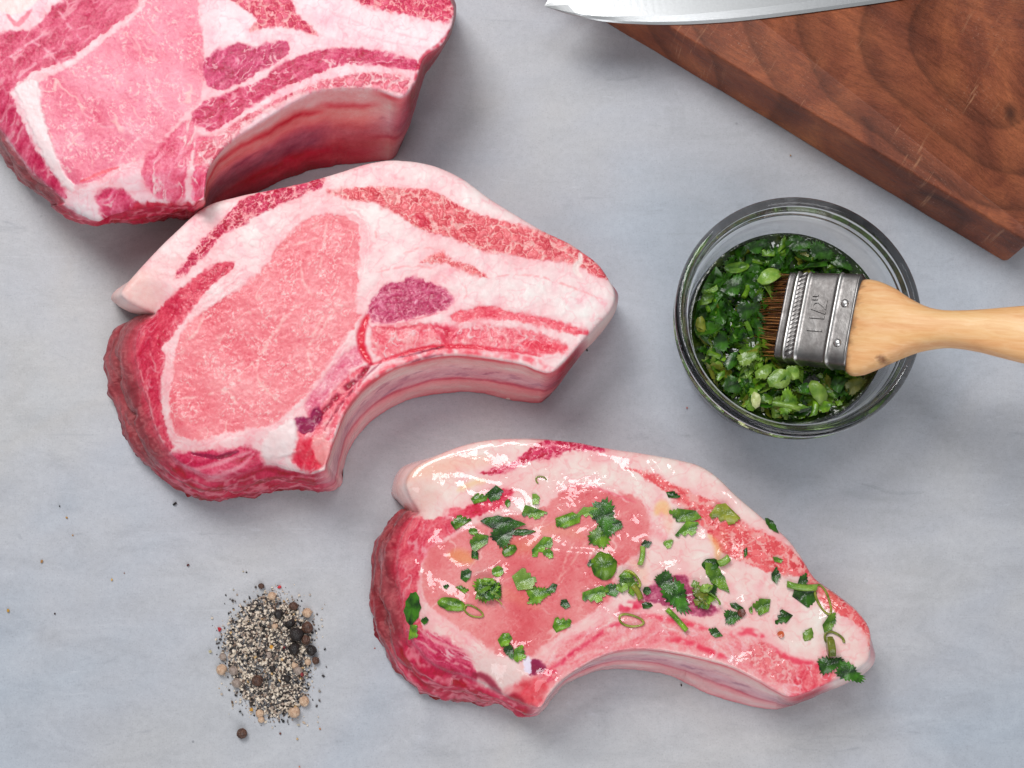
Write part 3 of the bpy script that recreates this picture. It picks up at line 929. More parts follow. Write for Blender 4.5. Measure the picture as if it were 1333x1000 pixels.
    p.zone(5, B4((85, 800), (110, 760), (200, 755), (330, 740), (480, 770), (600, 752), (750, 762), (900, 790), (1000, 838), (1035, 868), (950, 892), (850, 888), (700, 862), (520, 862), (350, 872), (220, 900), (110, 905)), st_fiber, c=(222, 92, 108), c2=(244, 178, 178), ang=.9, L=16, W=5, fat=.9, feather=3)
    p.zone(None, B4((800, 830), (900, 830), (1000, 850), (1030, 870), (950, 890), (840, 870)), st_flat, c=(222, 66, 84), var=24, feather=4, alpha=.75)
    p.zone(None, B4((380, 750), (470, 760), (500, 800), (450, 840), (400, 800)), st_flat, c=(206, 40, 66), var=24, feather=5, alpha=.7)
    p.stroke(B4((200, 760), (280, 790), (400, 770), (440, 800), (380, 840), (230, 870)), 1.4, (240, 190, 194), .7)
    p.stroke(B4((110, 760), (200, 770), (330, 750)), 1.6, (206, 60, 80), .6)
    # cut edge over the rib: red line, pale sheath
    p.stroke(B6((330, 320), (420, 290), (560, 245), (700, 235), (850, 245), (1000, 262), (1080, 280)), 2.6, (214, 38, 60), .8, feather=2, dh=-.3, wet=.5)
    p.stroke(B6((460, 285), (560, 262), (660, 235)), 1.5, (110, 20, 48), .7, dh=-.2)
    p.stroke(B6((180, 640), (240, 500), (330, 400), (430, 335), (560, 288), (700, 268), (850, 278), (1000, 303), (1120, 345)), 2.0, (240, 176, 172), .35, feather=2)
    p.stroke(B6((215, 560), (270, 460), (350, 380), (440, 318), (560, 274), (700, 256), (850, 266), (1000, 288), (1090, 320)), 4.2, (222, 62, 80), .75, feather=3, brk=.5, taper=False, wet=.4)
    p.stroke(B6((260, 500), (330, 412), (430, 345), (560, 290), (700, 268)), 1.6, (120, 22, 50), .55, feather=1.5, brk=.3)
    # bone end
    p.zone(1, B6((0, 700), (30, 600), (110, 500), (200, 400), (290, 330), (330, 330), (300, 400), (230, 500), (190, 600), (160, 730), (60, 775), (0, 740)), st_fiber, c=(214, 60, 84), c2=(242, 170, 172), ang=-1.0, L=40, W=6, fat=.6, feather=3)
    p.zone(1, B6((60, 480), (160, 340), (240, 260), (300, 230), (310, 300), (240, 350), (140, 480), (90, 560)), st_fiber, c=(212, 96, 124), c2=(240, 178, 186), ang=-1.0, L=30, W=6, fat=.3, feather=5)
    p.stroke(B6((330, 100), (300, 180), (310, 260), (345, 310)), 5, (214, 30, 52), .85, feather=3, dh=-.5, wet=.8)
    p.stroke(B6((345, 310), (290, 370), (220, 430), (150, 500), (110, 560)), 3.4, (146, 18, 46), .85, feather=2, dh=-.5, wet=.8, brk=.4)
    p.stroke(B6((390, 300), (290, 400), (210, 490), (140, 600)), 1.6, (122, 14, 40), .5, dh=-.3, wet=.6, brk=.3)
    p.zone(None, B5((975, 540), (1040, 530), (1080, 480), (1110, 530), (1050, 600), (1000, 600)), st_flat, c=(150, 40, 84), var=20, feather=3, dh=-.4)
    p.zone(None, B5((960, 700), (1000, 640), (1080, 640), (1130, 720), (1090, 770), (1000, 760)), st_flat, c=(212, 48, 66), var=30, feather=9, alpha=.65)
    p.zone(None, B5((820, 650), (880, 590), (970, 540), (990, 600), (970, 690), (880, 720), (810, 710)), st_flat, c=(245, 216, 216), var=8, dh=.3, feather=4)
    p.zone(None, B5((1060, 640), (1120, 620), (1150, 680), (1140, 740), (1090, 750)), st_flat, c=(240, 170, 168), var=12, feather=5, alpha=.8)
    # lower folds
    p.zone(2, B5((370, 690), (480, 690), (600, 690), (760, 670), (800, 720), (790, 800), (660, 890), (480, 900), (380, 810), (330, 720)), st_fiber, c=(190, 36, 70), c2=(228, 106, 130), ang=-0.15, L=50, W=5, fat=.3, feather=4)
    for ln in (((370, 730), (480, 770), (620, 740), (760, 690)), ((440, 800), (560, 810), (700, 760), (770, 700))):
        p.stroke(B5(*ln), 2.6, (240, 180, 188), .6, feather=2, warp=.8, ws=16)
    p.stroke(B5((300, 600), (350, 660), (430, 690), (560, 680)), 2.5, (242, 190, 190), .7)
    p.stroke(B5((470, 700), (600, 720), (700, 690)), 2.5, (128, 20, 60), .7, dh=-.4)
    p.wet[:] = np.maximum(p.wet, 0.10)


build_chop("pork_chop", "plain raw pork chop without herbs lying in the middle, pale loin eye and curved rib", 0.038, keys2, paint2,
           ["fat_layer", "rib_bone", "side_muscle", "cap_muscle", "loin_eye", "rib_muscle"], 23, 1.3, 36)

# ------------------------------------------------------------------ the oiled chop with herbs
keys3 = [
    ("f", (528, 628), (510, 640)), ("f", (540, 608), (524, 612)), ("f", (573, 590), None), ("f", (610, 577), None), ("f", (650, 571), None), ("c", (701, 571), None), ("c", (728, 573), None), ("c", (755, 576), None), ("f", (785, 582), None),
    ("f", (840, 590), None), ("f", (889, 599), None), ("f", (916, 608), None), ("f", (936, 622), None), ("f", (962, 647), None), ("f", (994, 674), None), ("f", (1024, 699), None), ("f", (1043, 723), None), ("c", (1063, 754), None),
    ("c", (1092, 775), None), ("c", (1119, 797), None), ("c", (1134, 821), None), ("f", (1134, 848), (1133, 854)), ("f", (1128, 864), (1126, 872)), ("f", (1097, 882), (1096, 889)), ("e", (1073, 892), (1070, 900)), ("e", (1049, 902), (1043, 912)),
    ("r", (1028, 907), (1018, 922)), ("r", (1006, 897), (1000, 924)), ("r", (989, 887), (962, 916)), ("r", (951, 868), (922, 903)), ("r", (908, 856), (893, 889)), ("r", (867, 848), (866, 878)), ("r", (835, 845), (835, 873)), ("r", (804, 848), (795, 872)),
    ("r", (777, 857), (765, 877)), ("r", (752, 871), (741, 889)), ("r", (731, 886), (722, 905)), ("r", (714, 905), (708, 924)), ("m", (702, 921), (694, 932)), ("m", (676, 915), (672, 925)), ("m", (655, 905), (652, 913)),
    ("m", (637, 895), (634, 914)), ("m", (610, 882), (602, 909)), ("m", (570, 870), (562, 908)), ("m", (545, 849), (532, 893)), ("b", (529, 822), (509, 862)), ("b", (522, 788), (494, 826)), ("b", (515, 748), (484, 785)), ("b", (515, 715), (484, 722)), ("b", (523, 692), (500, 692)),
    ("b", (536, 672), (519, 671)), ("f", (544, 664), (534, 667)), ("f", (533, 646), (519, 654))]


def paint3(p):
    p.fat((243, 207, 202))
    p.zone(None, C7((180, 240), (300, 140), (420, 130), (360, 300), (240, 390)), st_flat, c=(243, 198, 188), var=12, feather=20, alpha=.7)
    p.zone(3, C7((525, 212), (600, 185), (660, 175), (760, 108), (840, 50), (930, 50), (1020, 56), (1130, 78), (1122, 102), (980, 96), (900, 130), (780, 152), (640, 205)), st_marb, c=(204, 58, 90), dark=(176, 34, 66), fatc=(240, 160, 170), cell=6, lw=.15, sq=.6, ang=-.4)
    p.zone(2, C7((400, 400), (300, 430), (190, 410), (110, 520), (100, 700), (105, 850)) + C9((105, 300), (180, 430), (240, 450), (270, 420), (240, 300)) + C7((235, 800), (240, 700), (270, 620), (340, 540), (430, 470)), st_fiber, c=(206, 62, 84), c2=(232, 124, 132), ang=-1.1, L=30, W=6, fat=.5, feather=3)
    p.zone(2, C7((390, 385), (460, 375), (520, 340), (620, 290), (690, 285), (700, 310), (650, 365), (560, 400), (440, 440)), st_fiber, c=(204, 44, 72), c2=(230, 104, 118), ang=-.5, L=24, W=5, feather=3)
    p.zone(4, C7((890, 330), (960, 285), (1050, 272), (1150, 300), (1250, 345)) + C8((20, 225), (110, 255), (160, 325), (168, 440), (120, 520), (0, 600)) + C9((1180, 200), (1090, 275), (1000, 335), (850, 440), (770, 505), (690, 505), (620, 485), (530, 420), (400, 330), (300, 265), (265, 200)) + C7((260, 700), (290, 580), (400, 520), (560, 440), (750, 400), (850, 370)), st_eye, c=(222, 128, 130), ang=-.6, fleck=.3)
    for ln in (((1270, 380), (1100, 480), (980, 640), (900, 740)), ((1000, 520), (950, 620), (920, 720)), ((560, 470), (700, 480), (860, 440))):
        p.stroke(C7(*ln), 1.3, (242, 190, 180), .6)
    p.stroke(C7((940, 290), (1040, 268), (1160, 300), (1290, 350)), 1.6, (222, 100, 116), .6)
    p.zone(3, C8((50, 105), (180, 135), (300, 198), (430, 248), (560, 310), (640, 388), (760, 438), (860, 508), (950, 600), (1040, 688), (1150, 778), (1235, 880), (1236, 990), (1185, 880), (1060, 800), (980, 740), (900, 645), (780, 622), (700, 598), (650, 572), (520, 522), (460, 432), (380, 352), (300, 272), (200, 192), (100, 130)),
           st_marb, c=(226, 108, 110), fatc=(246, 184, 178), dark=(204, 62, 74), cell=8.5, lw=.15, ang=.6)
    p.zone(5, C8((140, 705), (190, 660), (250, 638), (340, 628), (380, 700), (500, 785), (455, 822), (350, 812), (250, 772), (150, 750)), st_fiber, c=(158, 54, 88), c2=(192, 100, 128), ang=.6, L=14, W=5, fat=.4)
    # rib meat band
    p.zone(5, C10((-100, 520), (-40, 470), (60, 430), (140, 365), (300, 380), (440, 425), (470, 450), (600, 470), (760, 520), (880, 590), (1000, 600), (1060, 660), (960, 740), (860, 780), (800, 740), (660, 660), (520, 590), (380, 555), (220, 525), (80, 525)), st_fiber, c=(230, 120, 130), c2=(245, 196, 192), ang=.45, L=30, W=6, fat=.7, feather=4)
    p.zone(5, C10((700, 500), (760, 530), (860, 610), (900, 680), (800, 700), (700, 650), (630, 570)), st_marb, c=(228, 124, 128), cell=8, lw=.22, ang=1.2, feather=5)
    p.zone(5, C10((900, 610), (980, 620), (1060, 640), (1040, 690), (920, 740), (860, 720)), st_fiber, c=(214, 70, 86), c2=(240, 150, 152), ang=1.2, L=16, W=5, fat=.8, feather=4)
    for ln, w in ((((130, 375), (260, 395), (370, 420), (445, 440)), 3.5), (((230, 490), (340, 500), (450, 545), (540, 580)), 4), (((560, 465), (640, 450), (720, 480)), 5), (((760, 530), (860, 590), (960, 610), (1040, 600)), 4), (((850, 765), (910, 760), (1010, 710)), 4), (((0, 420), (60, 370), (110, 330)), 6)):
        p.stroke(C10(*ln), w, (220, 56, 80), .7, feather=3, brk=.3)
    # bone strip
    p.zone(1, C9((1333, 300), (1240, 260), (1100, 350), (960, 420), (850, 520), (780, 600), (690, 640), (660, 690), (740, 760), (810, 755), (850, 690), (910, 620), (1000, 560), (1100, 508), (1200, 478), (1333, 468), (1400, 460), (1400, 360)), st_fiber, c=(226, 112, 124), c2=(246, 198, 194), ang=-.6, L=44, W=7, fat=.5, feather=4)
    for ln, w in ((((1200, 270), (1290, 250), (1330, 240)), 7), (((1100, 400), (1180, 350), (1240, 330)), 3), (((860, 620), (960, 500), (1060, 430), (1120, 390)), 3), (((830, 600), (920, 530), (1000, 470)), 2)):
        p.stroke(C9(*ln), w, (212, 48, 80), .65, feather=3, brk=.2)
    p.zone(None, C9((680, 660), (740, 610), (840, 610), (860, 660), (800, 720), (740, 740)), st_flat, c=(220, 60, 72), var=30, feather=11, alpha=.7)
    p.zone(None, C9((775, 520), (820, 515), (850, 555), (810, 590), (775, 580)), st_flat, c=(146, 44, 78), var=16, feather=3, dh=-.4)
    p.zone(None, C9((745, 520), (775, 505), (780, 570), (755, 575)), st_flat, c=(236, 224, 240), var=6, feather=2, dh=.2)
    p.zone(None, C9((540, 520), (640, 500), (720, 520), (740, 590), (680, 650), (600, 640), (540, 590)), st_flat, c=(244, 208, 204), var=14, feather=12)
    p.stroke(C9((640, 740), (700, 700), (760, 770), (800, 770)), 6, (168, 26, 48), .8, feather=4, dh=-.3)
    # lower left folded muscle
    p.zone(2, C9((160, 380), (250, 370), (330, 400), (440, 460), (510, 560), (510, 640), (400, 630), (300, 600), (190, 500), (140, 380)), st_fiber, c=(188, 40, 76), c2=(226, 108, 132), ang=.6, L=44, W=5, fat=.8, feather=4)
    for ln in (((230, 360), (330, 430), (470, 480)), ((240, 420), (350, 500), (490, 560)), ((280, 300), (400, 370), (500, 440))):
        p.stroke(C9(*ln), 2.4, (240, 176, 180), .75)
    p.stroke(C9((500, 590), (560, 600), (640, 690)), 5, (150, 34, 58), .8, feather=3, dh=-.4)
    # oil tinted places
    for ln, w in ((((200, 330), (230, 290), (255, 330)), 7), (((455, 430), (490, 480), (500, 560)), 4)):
        p.stroke(C8(*ln), w, (246, 190, 126), .6, feather=4)
    p.stroke(C7((390, 600), (450, 610), (500, 630)), 9, (226, 150, 90), .55, feather=6)
    p.stroke(C7((640, 560), (760, 560), (860, 540)), 9, (218, 132, 100), .4, feather=8)
    p.stroke(C7((430, 290), (520, 250), (560, 250)), 4, (246, 196, 140), .5, feather=4)
    for ln, w in (((520, 620, 640, 600), 10), ((600, 760, 700, 790), 8), ((860, 660, 870, 690), 7), ((940, 690, 935, 730), 5), ((1075, 765, 1085, 800), 6), ((700, 690, 760, 700), 8), ((820, 730, 840, 760), 6)):
        p.stroke([(ln[0], ln[1]), ((ln[0] + ln[2]) / 2 + 4, (ln[1] + ln[3]) / 2 - 4), (ln[2], ln[3])], w, (228, 166, 124), .22, feather=7)
    p.wet[:] = 1.0 * smooth(-0.6, -0.1, fbm(p.u, p.v, 60, 2, 991) + 0.25)


chop3, bvh3 = build_chop("pork_chop", "oily raw pork chop strewn with chopped parsley lying nearest the bottom edge", 0.029, keys3, paint3,
                         ["fat_layer", "rib_bone", "side_muscle", "cap_muscle", "loin_eye", "rib_muscle"], 37, 1.3, 30, wet=True)
# ------------------------------------------------------------------ walnut board and knife
def mat_wood_board():
    m = NT("oiled_dark_wood")
    ang = math.atan2(-0.51, 0.861)
    tc = m.n("ShaderNodeTexCoord")
    mp = m.n("ShaderNodeMapping")
    m.l(tc, "Object", mp, 0)
    # rings round a heart that lies in the board; local x runs along the long edge
    w = m.noise(mp, 8.0, 1.6, 0.45)
    wv = m.n("ShaderNodeVectorMath", operation="MULTIPLY_ADD")
    m.l(w, "Color", wv, 0)
    wv.inputs[1].default_value = (0.11, 0.10, 0.06)
    m.l(mp, 0, wv, 2)
    sc = m.n("ShaderNodeVectorMath", operation="MULTIPLY")
    m.l(wv, 0, sc, 0)
    sc.inputs[1].default_value = (0.75, 1.0, 0.5)
    sb = m.n("ShaderNodeVectorMath", operation="SUBTRACT")
    m.l(sc, 0, sb, 0)
    ln = m.n("ShaderNodeVectorMath", operation="LENGTH")
    m.l(sb, 0, ln, 0)
    mu = m.math("MULTIPLY", (ln, "Value"), 58.0)
    fr = m.math("FRACT", (mu, 0))
    ring = m.ramp(fr, 0, [(0.0, G1(0.52)), (0.35, G1(0.56)), (0.75, G1(0.42)), (0.93, G1(0.28)), (1.0, G1(0.52))])
    big = m.noise(mp, 16.0, 5, 0.62, 1.0)
    base = m.ramp(big, 0, [(0.28, L4(88, 44, 32)), (0.43, L4(126, 66, 44)), (0.56, L4(154, 86, 55)), (0.74, L4(188, 116, 72))])
    b1 = m.mix(None, (base, 0), (ring, 0), "OVERLAY", f=0.8)
    gm = m.n("ShaderNodeMapping")
    gm.inputs["Scale"].default_value = (1, 9, 9)
    m.l(wv, 0, gm, 0)
    grain = m.noise(gm, 70.0, 6, 0.7, 0.4)
    gr = m.ramp(grain, 0, [(0.28, G1(0.30)), (0.5, G1(0.5)), (0.75, G1(0.66))])
    b2 = m.mix(None, (b1, 2), (gr, 0), "OVERLAY", f=0.8)
    pore = m.noise(gm, 420.0, 4, 0.8)
    pr = m.ramp(pore, 0, [(0.3, G1(0.26)), (0.5, G1(0.5)), (0.7, G1(0.66))])
    b3 = m.mix(None, (b2, 2), (pr, 0), "OVERLAY", f=0.95)
    # pale scuffing from the knife
    sm = m.n("ShaderNodeMapping")
    sm.inputs["Scale"].default_value = (14, 1, 1)
    sm.inputs["Rotation"].default_value = (0, 0, 0.45)
    m.l(tc, "Object", sm, 0)
    scr = m.noise(sm, 26.0, 5, 0.7)
    sr = m.ramp(scr, 0, [(0.60, G1(0)), (0.68, G1(0.8))])
    gate = m.noise(mp, 30.0, 4, 0.6)
    gt = m.ramp(gate, 0, [(0.48, G1(0)), (0.66, G1(1))])
    sg = m.math("MULTIPLY", (sr, 0), (gt, 0))
    b4 = m.mix((sg, 0), (b3, 2), L4(190, 138, 104))
    dust = m.noise(mp, 900.0, 2, 0.8)
    dr = m.ramp(dust, 0, [(0.60, G1(0)), (0.72, G1(0.6))])
    dg = m.math("MULTIPLY", (dr, 0), (gt, 0))
    b5 = m.mix((dg, 0), (b4, 2), L4(186, 140, 118))
    vo = m.n("ShaderNodeTexVoronoi", feature="F1")
    vo.inputs["Scale"].default_value = 26.0
    m.l(wv, 0, vo, "Vector")
    kn = m.ramp(vo, "Distance", [(0.05, G1(0.8)), (0.14, G1(0))])
    b6 = m.mix((kn, 0), (b5, 2), L4(48, 24, 20))
    m.l(b6, 2, m.b, "Base Color")
    m.mat["heart"] = sb.name
    rr = m.ramp(grain, 0, [(0.3, G1(0.42)), (0.7, G1(0.6))])
    m.l(rr, 0, m.b, "Roughness")
    m.set(Specular_IOR_Level=0.4)
    bp = m.bump(fr, 0, 0.0006, 0.25)
    bp2 = m.bump(grain, 0, 0.0005, 0.6, bp)
    bp3 = m.bump(pore, 0, 0.0002, 0.6, bp2)
    m.l(bp3, 0, m.b, "Normal")
    return m.mat


BT = 0.030
c0 = P(1309, 343, 0)
c1 = P(791, 31, 0)
ex = (c1 - c0) / np.linalg.norm(c1 - c0)
ey = np.array([-ex[1], ex[0], 0.0])
if np.dot(ey, [1, 1, 0]) < 0:
    ey = -ey


def rounded_slab(name, L, Wd, H, rc, re, n=8):
    """rounded rectangle from (0,0) to (L,Wd), with softened long edges, slightly uneven faces"""
    ring = []
    for cx, cy, a0 in ((L - rc, Wd - rc, 0), (rc, Wd - rc, 90), (rc, rc, 180), (L - rc, rc, 270)):
        for k in range(n + 1):
            a = math.radians(a0 + 90 * k / n)
            ring.append((cx + rc * math.cos(a), cy + rc * math.sin(a), math.cos(a), math.sin(a)))
    full = []
    m = len(ring)
    for i in range(m):
        a, b = ring[i], ring[(i + 1) % m]
        seg = math.hypot(b[0] - a[0], b[1] - a[1])
        q = max(1, int(seg / 0.006))
        for k in range(q):
            t = k / q
            full.append([a[j] * (1 - t) + b[j] * t for j in range(4)])
    full = np.array(full)
    s = np.arange(len(full)) * 6.0
    prof = [(0.0, 0.0), (0.0, re)] + [(0.0, H * k / 8) for k in range(1, 8)]
    prof = [(-re, 0.0), (-re * .3, re * .3), (0, re)] + [(0, re + (H - 2 * re) * k / 8) for k in range(1, 8)]
    prof += [(0, H - re), (-re * .29, H - re * .29), (-re, H), (-re * 2.2, H), (-re * 5, H)]
    V, F = [], []
    nn = len(full)
    for r, (ins, z) in enumerate(prof):
        wob = 0.0005 * fbm(s, s * 0 + z * 2500, 60, 3, 77) + 0.00018 * fbm(s, s * 0 + z * 6000, 9, 2, 78)
        zz = z + (0.00025 * fbm(s, s * 0, 40, 3, 79) if z > H * 0.9 else 0)
        V.append(np.stack([full[:, 0] + full[:, 2] * (ins + wob), full[:, 1] + full[:, 3] * (ins + wob), zz + 0 * s], -1))
    V = np.concatenate(V)
    for r in range(len(prof) - 1):
        for i in range(nn):
            j = (i + 1) % nn
            F.append((r * nn + i, r * nn + j, (r + 1) * nn + j, (r + 1) * nn + i))
    F.append(tuple(range(nn))[::-1])
    F.append(tuple((len(prof) - 1) * nn + i for i in range(nn)))
    return mesh_py(name, V, F)


bd = rounded_slab("cutting_board", 0.44, 0.30, BT, 0.0028, 0.0009)
wb_ = mat_wood_board()
HEART = wb_.node_tree.nodes[wb_["heart"]]
board = obj("cutting_board", bd, wb_)
mx = Matrix.Identity(4)
for r in range(3):
    mx[r][0], mx[r][1], mx[r][2] = ex[r], ey[r], (0, 0, 1)[r]
if np.cross(ex, ey)[2] < 0:      # keep it right handed: run x the other way
    base_c = c0 + ex * 0.44
    for r in range(3):
        mx[r][0] = -ex[r]
else:
    base_c = c0
for r in range(3):
    mx[r][3] = base_c[r]
board.matrix_world = mx
hp = mx.inverted() @ Vector(P(1255, 25, BT))
HEART.inputs[1].default_value = (hp.x * .75 + .055, hp.y + .05, hp.z * .5 + .03)
tag(board, "thick dark walnut cutting board with knife scratches and swirling grain", "cutting board")


def mat_steel(name, rough, aniso_scale, col=(0.8, 0.81, 0.82), rot=0.0, bumpd=0.00002, metal=1.0):
    m = NT(name)
    c = m.coords(scale=(1, aniso_scale, 1), rot=(0, 0, rot))
    n = m.noise(c, 900.0, 4, 0.7)
    b = m.ramp(n, 0, [(0.3, (col[0] * .92, col[1] * .92, col[2] * .92, 1)), (0.7, (*col, 1))])
    m.l(b, 0, m.b, "Base Color")
    m.set(Metallic=metal, Roughness=rough)
    bp = m.bump(n, 0, bumpd, 0.6)
    m.l(bp, 0, m.b, "Normal")
    return m.mat


# knife: lies flat on the board, tip beyond its edge
kz = BT + 0.0003
edge_px = [(708.4, 8.2), (722, 12.8), (736, 17.5), (757, 23), (779, 27.4), (800, 29.8), (820, 31.2), (856, 32.4), (892, 32.2), (928, 30.4), (964, 27.6), (1020, 21.2), (1100, 10.5), (1180, -1.5), (1290, -22)]
spine_px = [(708.4, 8.2), (712, 3), (717, -3), (726, -12), (740, -24), (760, -37), (785, -52), (820, -68), (860, -82), (905, -95), (955, -105), (1010, -114), (1090, -124), (1180, -134), (1282, -146)]
E_ = P(*np.array(edge_px).T, kz)
S_ = P(*np.array(spine_px).T, kz)
E_ = catmull(E_, False, 4)
S_ = catmull(S_, False, 4)
kb = E_[-1].copy()
kb[2] = kz
V, F = [], []
cross = [(0.0, 0.0002), (0.03, 0.0006), (0.10, 0.0011), (0.45, 0.0017), (0.8, 0.0020), (1.0, 0.0020)]
nC = len(cross)
for e, s in zip(E_, S_):
    for f, th in cross:
        p = e * (1 - f) + s * f
        V.append((p[0] - kb[0], p[1] - kb[1], th * min(1, np.linalg.norm(s - e) / 0.015)))
    for f, th in cross:
        p = e * (1 - f) + s * f
        V.append((p[0] - kb[0], p[1] - kb[1], 0.0))
for i in range(len(E_) - 1):
    a, b = i * 2 * nC, (i + 1) * 2 * nC
    for k in range(nC - 1):
        F.append((a + k, b + k, b + k + 1, a + k + 1))
        F.append((a + nC + k, a + nC + k + 1, b + nC + k + 1, b + nC + k))
    F.append((a, a + nC, b + nC, b))
    F.append((a + nC - 1, b + nC - 1, b + 2 * nC - 1, a + 2 * nC - 1))
e = (len(E_) - 1) * 2 * nC
F.append(tuple(e + k for k in range(nC)) + tuple(e + 2 * nC - 1 - k for k in range(nC)))
knife = empty("kitchen_knife", kb, "steel knife blade with a pointed tip reaching over the board's edge", "knife")
bl = obj("blade", mesh_py("blade", V, F, False), mat_steel("brushed_steel", 0.34, 1.0, (0.60, 0.61, 0.62), bumpd=0.00003), knife)
# bolster and handle run on beyond the picture
ax = S_[-1] - S_[-5]
ax = ax / np.linalg.norm(ax)
pw = np.array([-ax[1], ax[0], 0])


def tube_along(name, stations, mat, parent, base, ax, side, up=np.array([0, 0, 1.0]), start=None, n=20, power=2.6):
    """superellipse sections: (distance, half width, half thickness, sideways shift, lift)"""
    V, F = [], []
    for d, hw, ht, sh, lf in stations:
        for k in range(n):
            a = 2 * math.pi * k / n
            cx, sx = math.cos(a), math.sin(a)
            x = math.copysign(abs(cx) ** (2 / power), cx) * hw
            y = math.copysign(abs(sx) ** (2 / power), sx) * ht
            V.append(start + ax * d + side * (x + sh) + up * (y + lf) - base)
    m = len(stations)
    for i in range(m - 1):
        for k in range(n):
            j = (k + 1) % n
            F.append((i * n + k, i * n + j, (i + 1) * n + j, (i + 1) * n + k))
    F.append(tuple(range(n))[::-1])
    F.append(tuple((m - 1) * n + k for k in range(n)))
    me = mesh_py(name, V, F)
    bm = bmesh.new()
    bm.from_mesh(me)
    bmesh.ops.recalc_face_normals(bm, faces=bm.faces)
    bm.to_mesh(me)
    bm.free()
    return obj(name, me, mat, parent)


mid = S_[-1] * 0.72 + E_[-1] * 0.28
mid[2] = kz
hm = NT("black_handle")
hm.set(Base_Color=(0.02, 0.02, 0.022, 1), Roughness=0.4)
tube_along("bolster", [(-0.004, .013, .003, 0, .0032), (.004, .013, .007, 0, .0072), (.012, .012, .008, 0, .0082)], bl.data.materials[0], knife, kb, ax, pw, start=mid)
tube_along("handle", [(.0122, .012, .008, 0, .0082), (.04, .0125, .009, 0, .0092), (.08, .0135, .0095, 0, .0097), (.105, .015, .009, 0, .0092), (.115, .010, .006, 0, .0062)], hm.mat, knife, kb, ax, pw, start=mid)
# ------------------------------------------------------------------ glass jar
JH = 0.048
jc = P(1040, 409, JH)
JX, JY = float(jc[0]), float(jc[1])
R0 = 158.5 * (D * math.cos(TILT) / 1.0 - JH) / FPX * 1.0
# true rim radius from the picture: pixels times depth over focal length
dep = float(np.dot(np.array([JX, JY, JH]) - np.array(cam.location), [0, math.sin(TILT), -math.cos(TILT)]))
R0 = 161.5 * dep / FPX


def mat_glass():
    m = NT("clear_glass")
    m.set(Base_Color=(0.99, 0.995, 0.995, 1), Roughness=0.0, IOR=1.48, Transmission_Weight=1.0)
    sx = m.n("ShaderNodeSeparateXYZ")
    m.l(m.coords(), 0, sx, 0)
    lip = m.n("ShaderNodeMapRange")
    lip.inputs["From Min"].default_value = 0.0335
    lip.inputs["From Max"].default_value = 0.0375
    lip.inputs["To Max"].default_value = 0.0
    m.l(sx, 2, lip, 0)
    m.l(lip, 0, m.b, "Roughness")
    tr = m.n("ShaderNodeMapRange")
    tr.inputs["From Min"].default_value = 0.0345
    tr.inputs["From Max"].default_value = 0.0375
    tr.inputs["To Min"].default_value = 1.0
    tr.inputs["To Max"].default_value = 1.0
    m.l(sx, 2, tr, 0)
    m.l(tr, 0, m.b, "Transmission Weight")
    pass
    n = m.noise(m.coords(), 90.0, 2, 0.5)
    bp = m.bump(n, 0, 0.0004, 0.35)
    m.l(bp, 0, m.b, "Normal")
    return m.mat


def lathe(name, prof, mat, parent, seg=96, closed=True):
    V, F = [], []
    n = len(prof)
    for k in range(seg):
        a = 2 * math.pi * k / seg
        for r, z in prof:
            V.append((r * math.cos(a), r * math.sin(a), z))
    for k in range(seg):
        j = (k + 1) % seg
        for i in range(n if closed else n - 1):
            q = (i + 1) % n
            if prof[i][0] < 1e-7 and prof[q][0] < 1e-7:
                continue
            F.append((k * n + i, j * n + i, j * n + q, k * n + q))
    me = mesh_py(name, V, F)
    bm = bmesh.new()
    bm.from_mesh(me)
    bmesh.ops.remove_doubles(bm, verts=bm.verts, dist=1e-6)
    bmesh.ops.recalc_face_normals(bm, faces=bm.faces)
    bm.to_mesh(me)
    bm.free()
    for p in me.polygons:
        p.use_smooth = True
    return obj(name, me, mat, parent)


jar = empty("glass_jar", (JX, JY, 0), "round clear glass jar holding the dark green herb marinade", "jar")
R = R0
# a low jar: body narrower than the rim, thread ridges under the lip
prof = [(0.0, 0.0022), (R * .74, .0018), (R * .80, .0003), (R * .84, .0012), (R * .862, .005), (R * .88, .012), (R * .905, .022), (R * .93, .030), (R * .95, .0335),
        (R - .0014, .0350), (R - .0008, .0358), (R - .0027, .0368), (R - .0027, .0378), (R - .0004, .0388), (R - .0004, .0394), (R - .0025, .0404), (R - .0025, .0412), (R - .0002, .0422), (R - .0002, .0430), (R - .0019, .0438), (R - .0004, .0448), (R, .0458),
        (R - .0003, .0468), (R - .0012, .0476), (R - .0022, JH), (R - .0030, .0477), (R - .0036, .0468), (R - .0038, .0452), (R - .0054, .0440), (R - .0043, .0424), (R - .0060, .0408), (R - .0048, .0392), (R - .0064, .0372), (R * .885, .033), (R * .862, .027), (R * .845, .020), (R * .83, .0125), (R * .80, .0085), (R * .74, .0060), (0.0, .0054)]
RI = R * .826
glass_body = lathe("glass_body", prof, mat_glass(), jar, 128, closed=False)

# oil: fills the lower part of the jar
OZ = 0.0245


def mat_oil():
    m = NT("green_herb_oil")
    m.set(Base_Color=(0.045, 0.075, 0.012, 1), Roughness=0.05, IOR=1.47, Specular_IOR_Level=0.6, Coat_Weight=0.6, Coat_Roughness=0.03)
    c = m.coords()
    n = m.noise(c, 120.0, 3, 0.6)
    r = m.ramp(n, 0, [(0.3, L4(12, 26, 8)), (0.6, L4(44, 66, 16)), (0.8, L4(92, 100, 30))])
    m.l(r, 0, m.b, "Base Color")
    n2 = m.noise(c, 150.0, 2, 0.5)
    bp = m.bump(n2, 0, 0.0025, 0.6)
    m.l(bp, 0, m.b, "Normal")
    return m.mat


